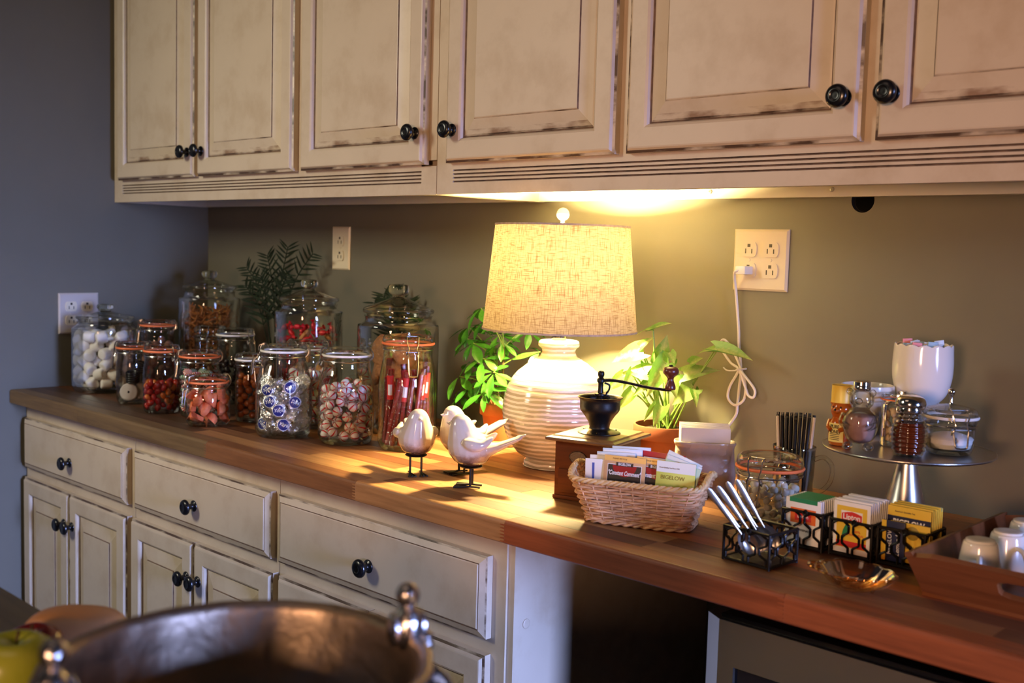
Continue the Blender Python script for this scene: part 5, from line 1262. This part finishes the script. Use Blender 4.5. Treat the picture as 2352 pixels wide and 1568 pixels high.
def cup(label, x, y_, rz, inverted=True, r0=.0205, r1=.0285, h=.060, hand=True):
    t = thing('coffee_cup', label, 'cup', (x, y_, HC + .0102), rz)
    pf = [(0, 0), (r0 * .80, 0), (r0 * .86, .003), (r0, .005), (r0 * 1.12, h * .3), (r1 * .96, h * .75), (r1, h - .001), (r1 - .0012, h), (r1 - .0026, h - .001), (r1 * .90, h * .7), (r0, h * .25), (r0 * .7, .007), (0, .007)]
    if inverted: pf = [(r, h - z) for r, z in pf][::-1]
    MB().lathe(sp(pf, 4), 48).build('china_body', m_whitecer, t)
    if hand:
        z = lambda k: (h - h * k) if inverted else h * k; m = lambda k: r0 + (r1 - r0) * k
        MB().tube(sm([(m(.85) - .002, 0, z(.82)), (m(.9) + .014, 0, z(.84)), (m(.8) + .020, 0, z(.60)), (m(.5) + .013, 0, z(.34)), (m(.35) - .002, 0, z(.30))], 5), .0032, 8).build('handle', m_whitecer, t)
    return t
cup('white cup turned upside down, nearest the front of the wooden tray', 2.552, -.418, math.radians(-70))
cup('white upside down cup second from the front on the wooden tray', 2.560, -.345, math.radians(-40))
cup('white upside down cup at the back of the wooden tray', 2.556, -.262, math.radians(-60))
cup('tall white cup standing upright on the tray at the picture edge', 2.662, -.430, math.radians(60), False, .026, .0385, .100)

# ------------------------------------------------------------------ under-counter cooler
t = thing('beverage_cooler', 'stainless steel framed under-counter appliance with dark glass door', 'appliance', (2.50, -.26, 0), 0)
MB().box(-.296, -.175, .02, .296, .235, .806).build('black_case', m_black, t, bevel=.004)
m_ss = simple('stainless_steel', (.50, .46, .40), .34, 1, bump=.10, scale=60, bdist=.0005, stretch=(1, 1, 40))
mb = MB(); x0, x1, z0, z1, yf = -.304, .304, .06, .8165, -.240
out = [(x0, z0), (x1, z0), (x1, z1), (x0, z1)]; inn = [(x0 + .056, z0 + .06), (x1 - .056, z0 + .06), (x1 - .056, z1 - .064), (x0 + .056, z1 - .064)]
cham = [(a + (.030 if i in (0, 3) else -.030), b) for i, (a, b) in enumerate(out)]
R = [[mb.vert((a, -.178, b)) for a, b in out], [mb.vert((a, -.222, b)) for a, b in out], [mb.vert((a, yf, b)) for a, b in cham], [mb.vert((a, yf, b)) for a, b in inn], [mb.vert((a, yf + .006, b)) for a, b in inn]]
for A, B in zip(R, R[1:]):
    for i in range(4): mb.face((A[i], A[(i + 1) % 4], B[(i + 1) % 4], B[i]))
mb.face(R[0]); mb.build('steel_door_frame', m_ss, t, smooth=False)
MB().box(inn[0][0] + .0005, yf + .0062, inn[0][1] + .0005, inn[2][0] - .0005, yf + .0095, inn[2][1] - .0005).build('dark_glass', simple('dark_glass', (.004, .005, .012), .04), t, smooth=False)
MB().box(x0 + .03, -.236, z1 + .0002, x1 - .03, -.185, z1 + .009).build('black_top_strip', m_black, t, bevel=.003)
for sx in (-.26, .26):
    for sy in (-.15, .21): MB().lathe([(0, 0), (.018, 0), (.018, .018), (.012, .0202), (0, .0202)], 16).build('foot', m_black, t, (sx, sy, 0))

# ------------------------------------------------------------------ island with silver bowl and fruit
t = thing('kitchen_island', 'dark weathered wood island top in the near left corner', 'island', (2.6, -1.857, 0), 0)
ix0, ix1, iy0, iy1 = -1.0, 1.3, -.55, .55
for i in range(6):
    y0 = iy0 + (iy1 - iy0) * i / 6; MB().box(ix0, y0 + .0006, HC - .035, ix1, y0 + (iy1 - iy0) / 6 - .0006, HC).build('plank', m_island, t, (0, 0, 0), bevel=.0015)
MB().box(ix0 + .06, iy0 + .06, 0, ix1 - .06, iy1 - .06, HC - .0352).build('island_body', m_cream, t, smooth=False)
# big hammered silver bowl
bx_, by_ = 2.449, -1.428
t = thing('silver_bowl', 'large hammered silver bowl with ornate cast handles, blurred in front', 'bowl', (bx_, by_, HC + .0005), math.radians(72))
m_silv = simple('hammered_pewter', (.36, .285, .215), .45, 1, bump=.5, scale=60, bdist=.003)
rbw, hb = .1245, .142
MB().lathe(sp([(0, 0), (.062, 0), (.066, .004), (.060, .012), (.050, .022), (.058, .030), (.092, .052), (.112, .084), (.118, .115), (.1195, .129), (.1225, .135), (.1265, .1385), (.1265, .1420), (.1215, .1430), (.1165, .139), (.1150, .129), (.1130, .111), (.106, .084), (.085, .056), (.05, .041), (0, .038)], 4), 96, rf=lambda a, k, r, z: (r * (1 + .004 * sin(19 * a + z * 90)), z)).build('hammered_body', m_silv, t)
m_cast = simple('cast_silver', (.58, .55, .54), .24, 1, bump=.6, scale=140, bdist=.002)
g = random.Random(17)
for s, turn in ((1, 0), (1, pi + .22)):
    a = MB(); r = .119
    a.ball((s * r, 0, 0.1480), (.011, .0125, .018), 16, 11)                      # bird-like figure: breast, head, beak, tail
    a.ball((s * (r - .002), -.003, 0.1725), (.0085, .0092, .0090), 14, 10)
    a.tube([(s * (r - .002), -.010, 0.1730), (s * (r - .003), -.0185, 0.1705)], [.0035, .0008], 7)
    a.tube(sm([(s * r, .010, 0.1410), (s * (r + .004), .018, 0.1280), (s * (r + .006), .024, 0.1160)], 4), [.008] * 4 + [.006] * 4 + [.003], 8)
    for w_ in (-1, 1): a.ball((s * r + w_ * .010, .002, 0.1470), (.0045, .0095, .0125), 10, 8)
    for k in range(26):                                                        # cast leaves and berries around the foot of the figure
        u = g.uniform(-.034, .034); a.ball((s * (math.sqrt(rbw * rbw - u * u) + g.uniform(-.004, .010)), u, 0.1260 + g.uniform(-.020, .018) - abs(u) * .25), g.uniform(.0035, .0068), 8, 6)
    for w_ in (-1, 1): a.tube(sm([(s * (r + .004), w_ * .012, 0.1260), (s * (r + .018), w_ * .030, 0.1110), (s * (r + .012), w_ * .040, 0.0840), (s * (r - .008), w_ * .028, 0.0640)], 5), [.0058] * 5 + [.0050] * 5 + [.0035] * 6, 8)
    a.build('cast_handle', m_cast, t, rot=(0, 0, turn))
# fruit on the island
def apple(label, x, y_, z, r, ca, cb, rx=0):
    t = thing('apple', label, 'apple', (x, y_, z), 0); t.rotation_euler = (rx, .08, 0)
    nt = NT('apple_skin'); p = nt.pr(ca, .22); mp = nt.coords((1, 1, .25)); nz = nt.noise(mp, 55, 4); rr = nt.ramp(nz, [(.35, ca), (.7, cb)]); nt.l(rr, 'Color', p, 'Base Color')
    MB().lathe([(q * r, zz * r) for q, zz in sp([(0, -.80), (.16, -.86), (.42, -.90), (.74, -.66), (.97, -.12), (1.0, .22), (.86, .62), (.55, .83), (.26, .80), (.08, .66), (0, .60)], 4)], 32, rf=lambda a, k, q, zz: (q * (1 + .02 * cos(5 * a)), zz)).build('flesh', nt.mat, t)
    MB().tube([(0, 0, .60 * r), (.05 * r, 0, .85 * r), (.14 * r, 0, 1.05 * r)], [.0012, .0011, .0016], 6).build('stalk', m_bark, t)
apple('green apple in the blurred near left corner beside the silver bowl', 2.100, -1.434, HC + .0345, .0372, (.36, .42, .035), (.46, .50, .06))
apple('dark red apple half hidden behind the green one', 2.043, -1.395, HC + .0262, .0280, (.14, .012, .014), (.24, .02, .02), .1)
t = thing('squash', 'smooth tan squash lying on the island behind the apples', 'squash', (2.006, -1.336, HC + .0004), math.radians(43.7))
MB().lathe([(r * .0540, z * .0230 + .0230) for r, z in sp([(0, -.90), (.3, -1.0), (.75, -.72), (1.0, 0), (.78, .72), (.40, .97), (0, 1.0)], 5)], 40, rf=lambda a, k, r, z: (r * (1 + .02 * cos(3 * a + .6)) * (.62 + .38 * cos(a) ** 2), z)).build('rind', simple('tan_rind', (.56, .27, .115), .42, vary=.12, scale=18), t)
MB().tube([(.050, 0, .026), (.058, .002, .030), (.064, .003, .029)], [.005, .0035, .004], 8).build('stalk', m_bark, t)
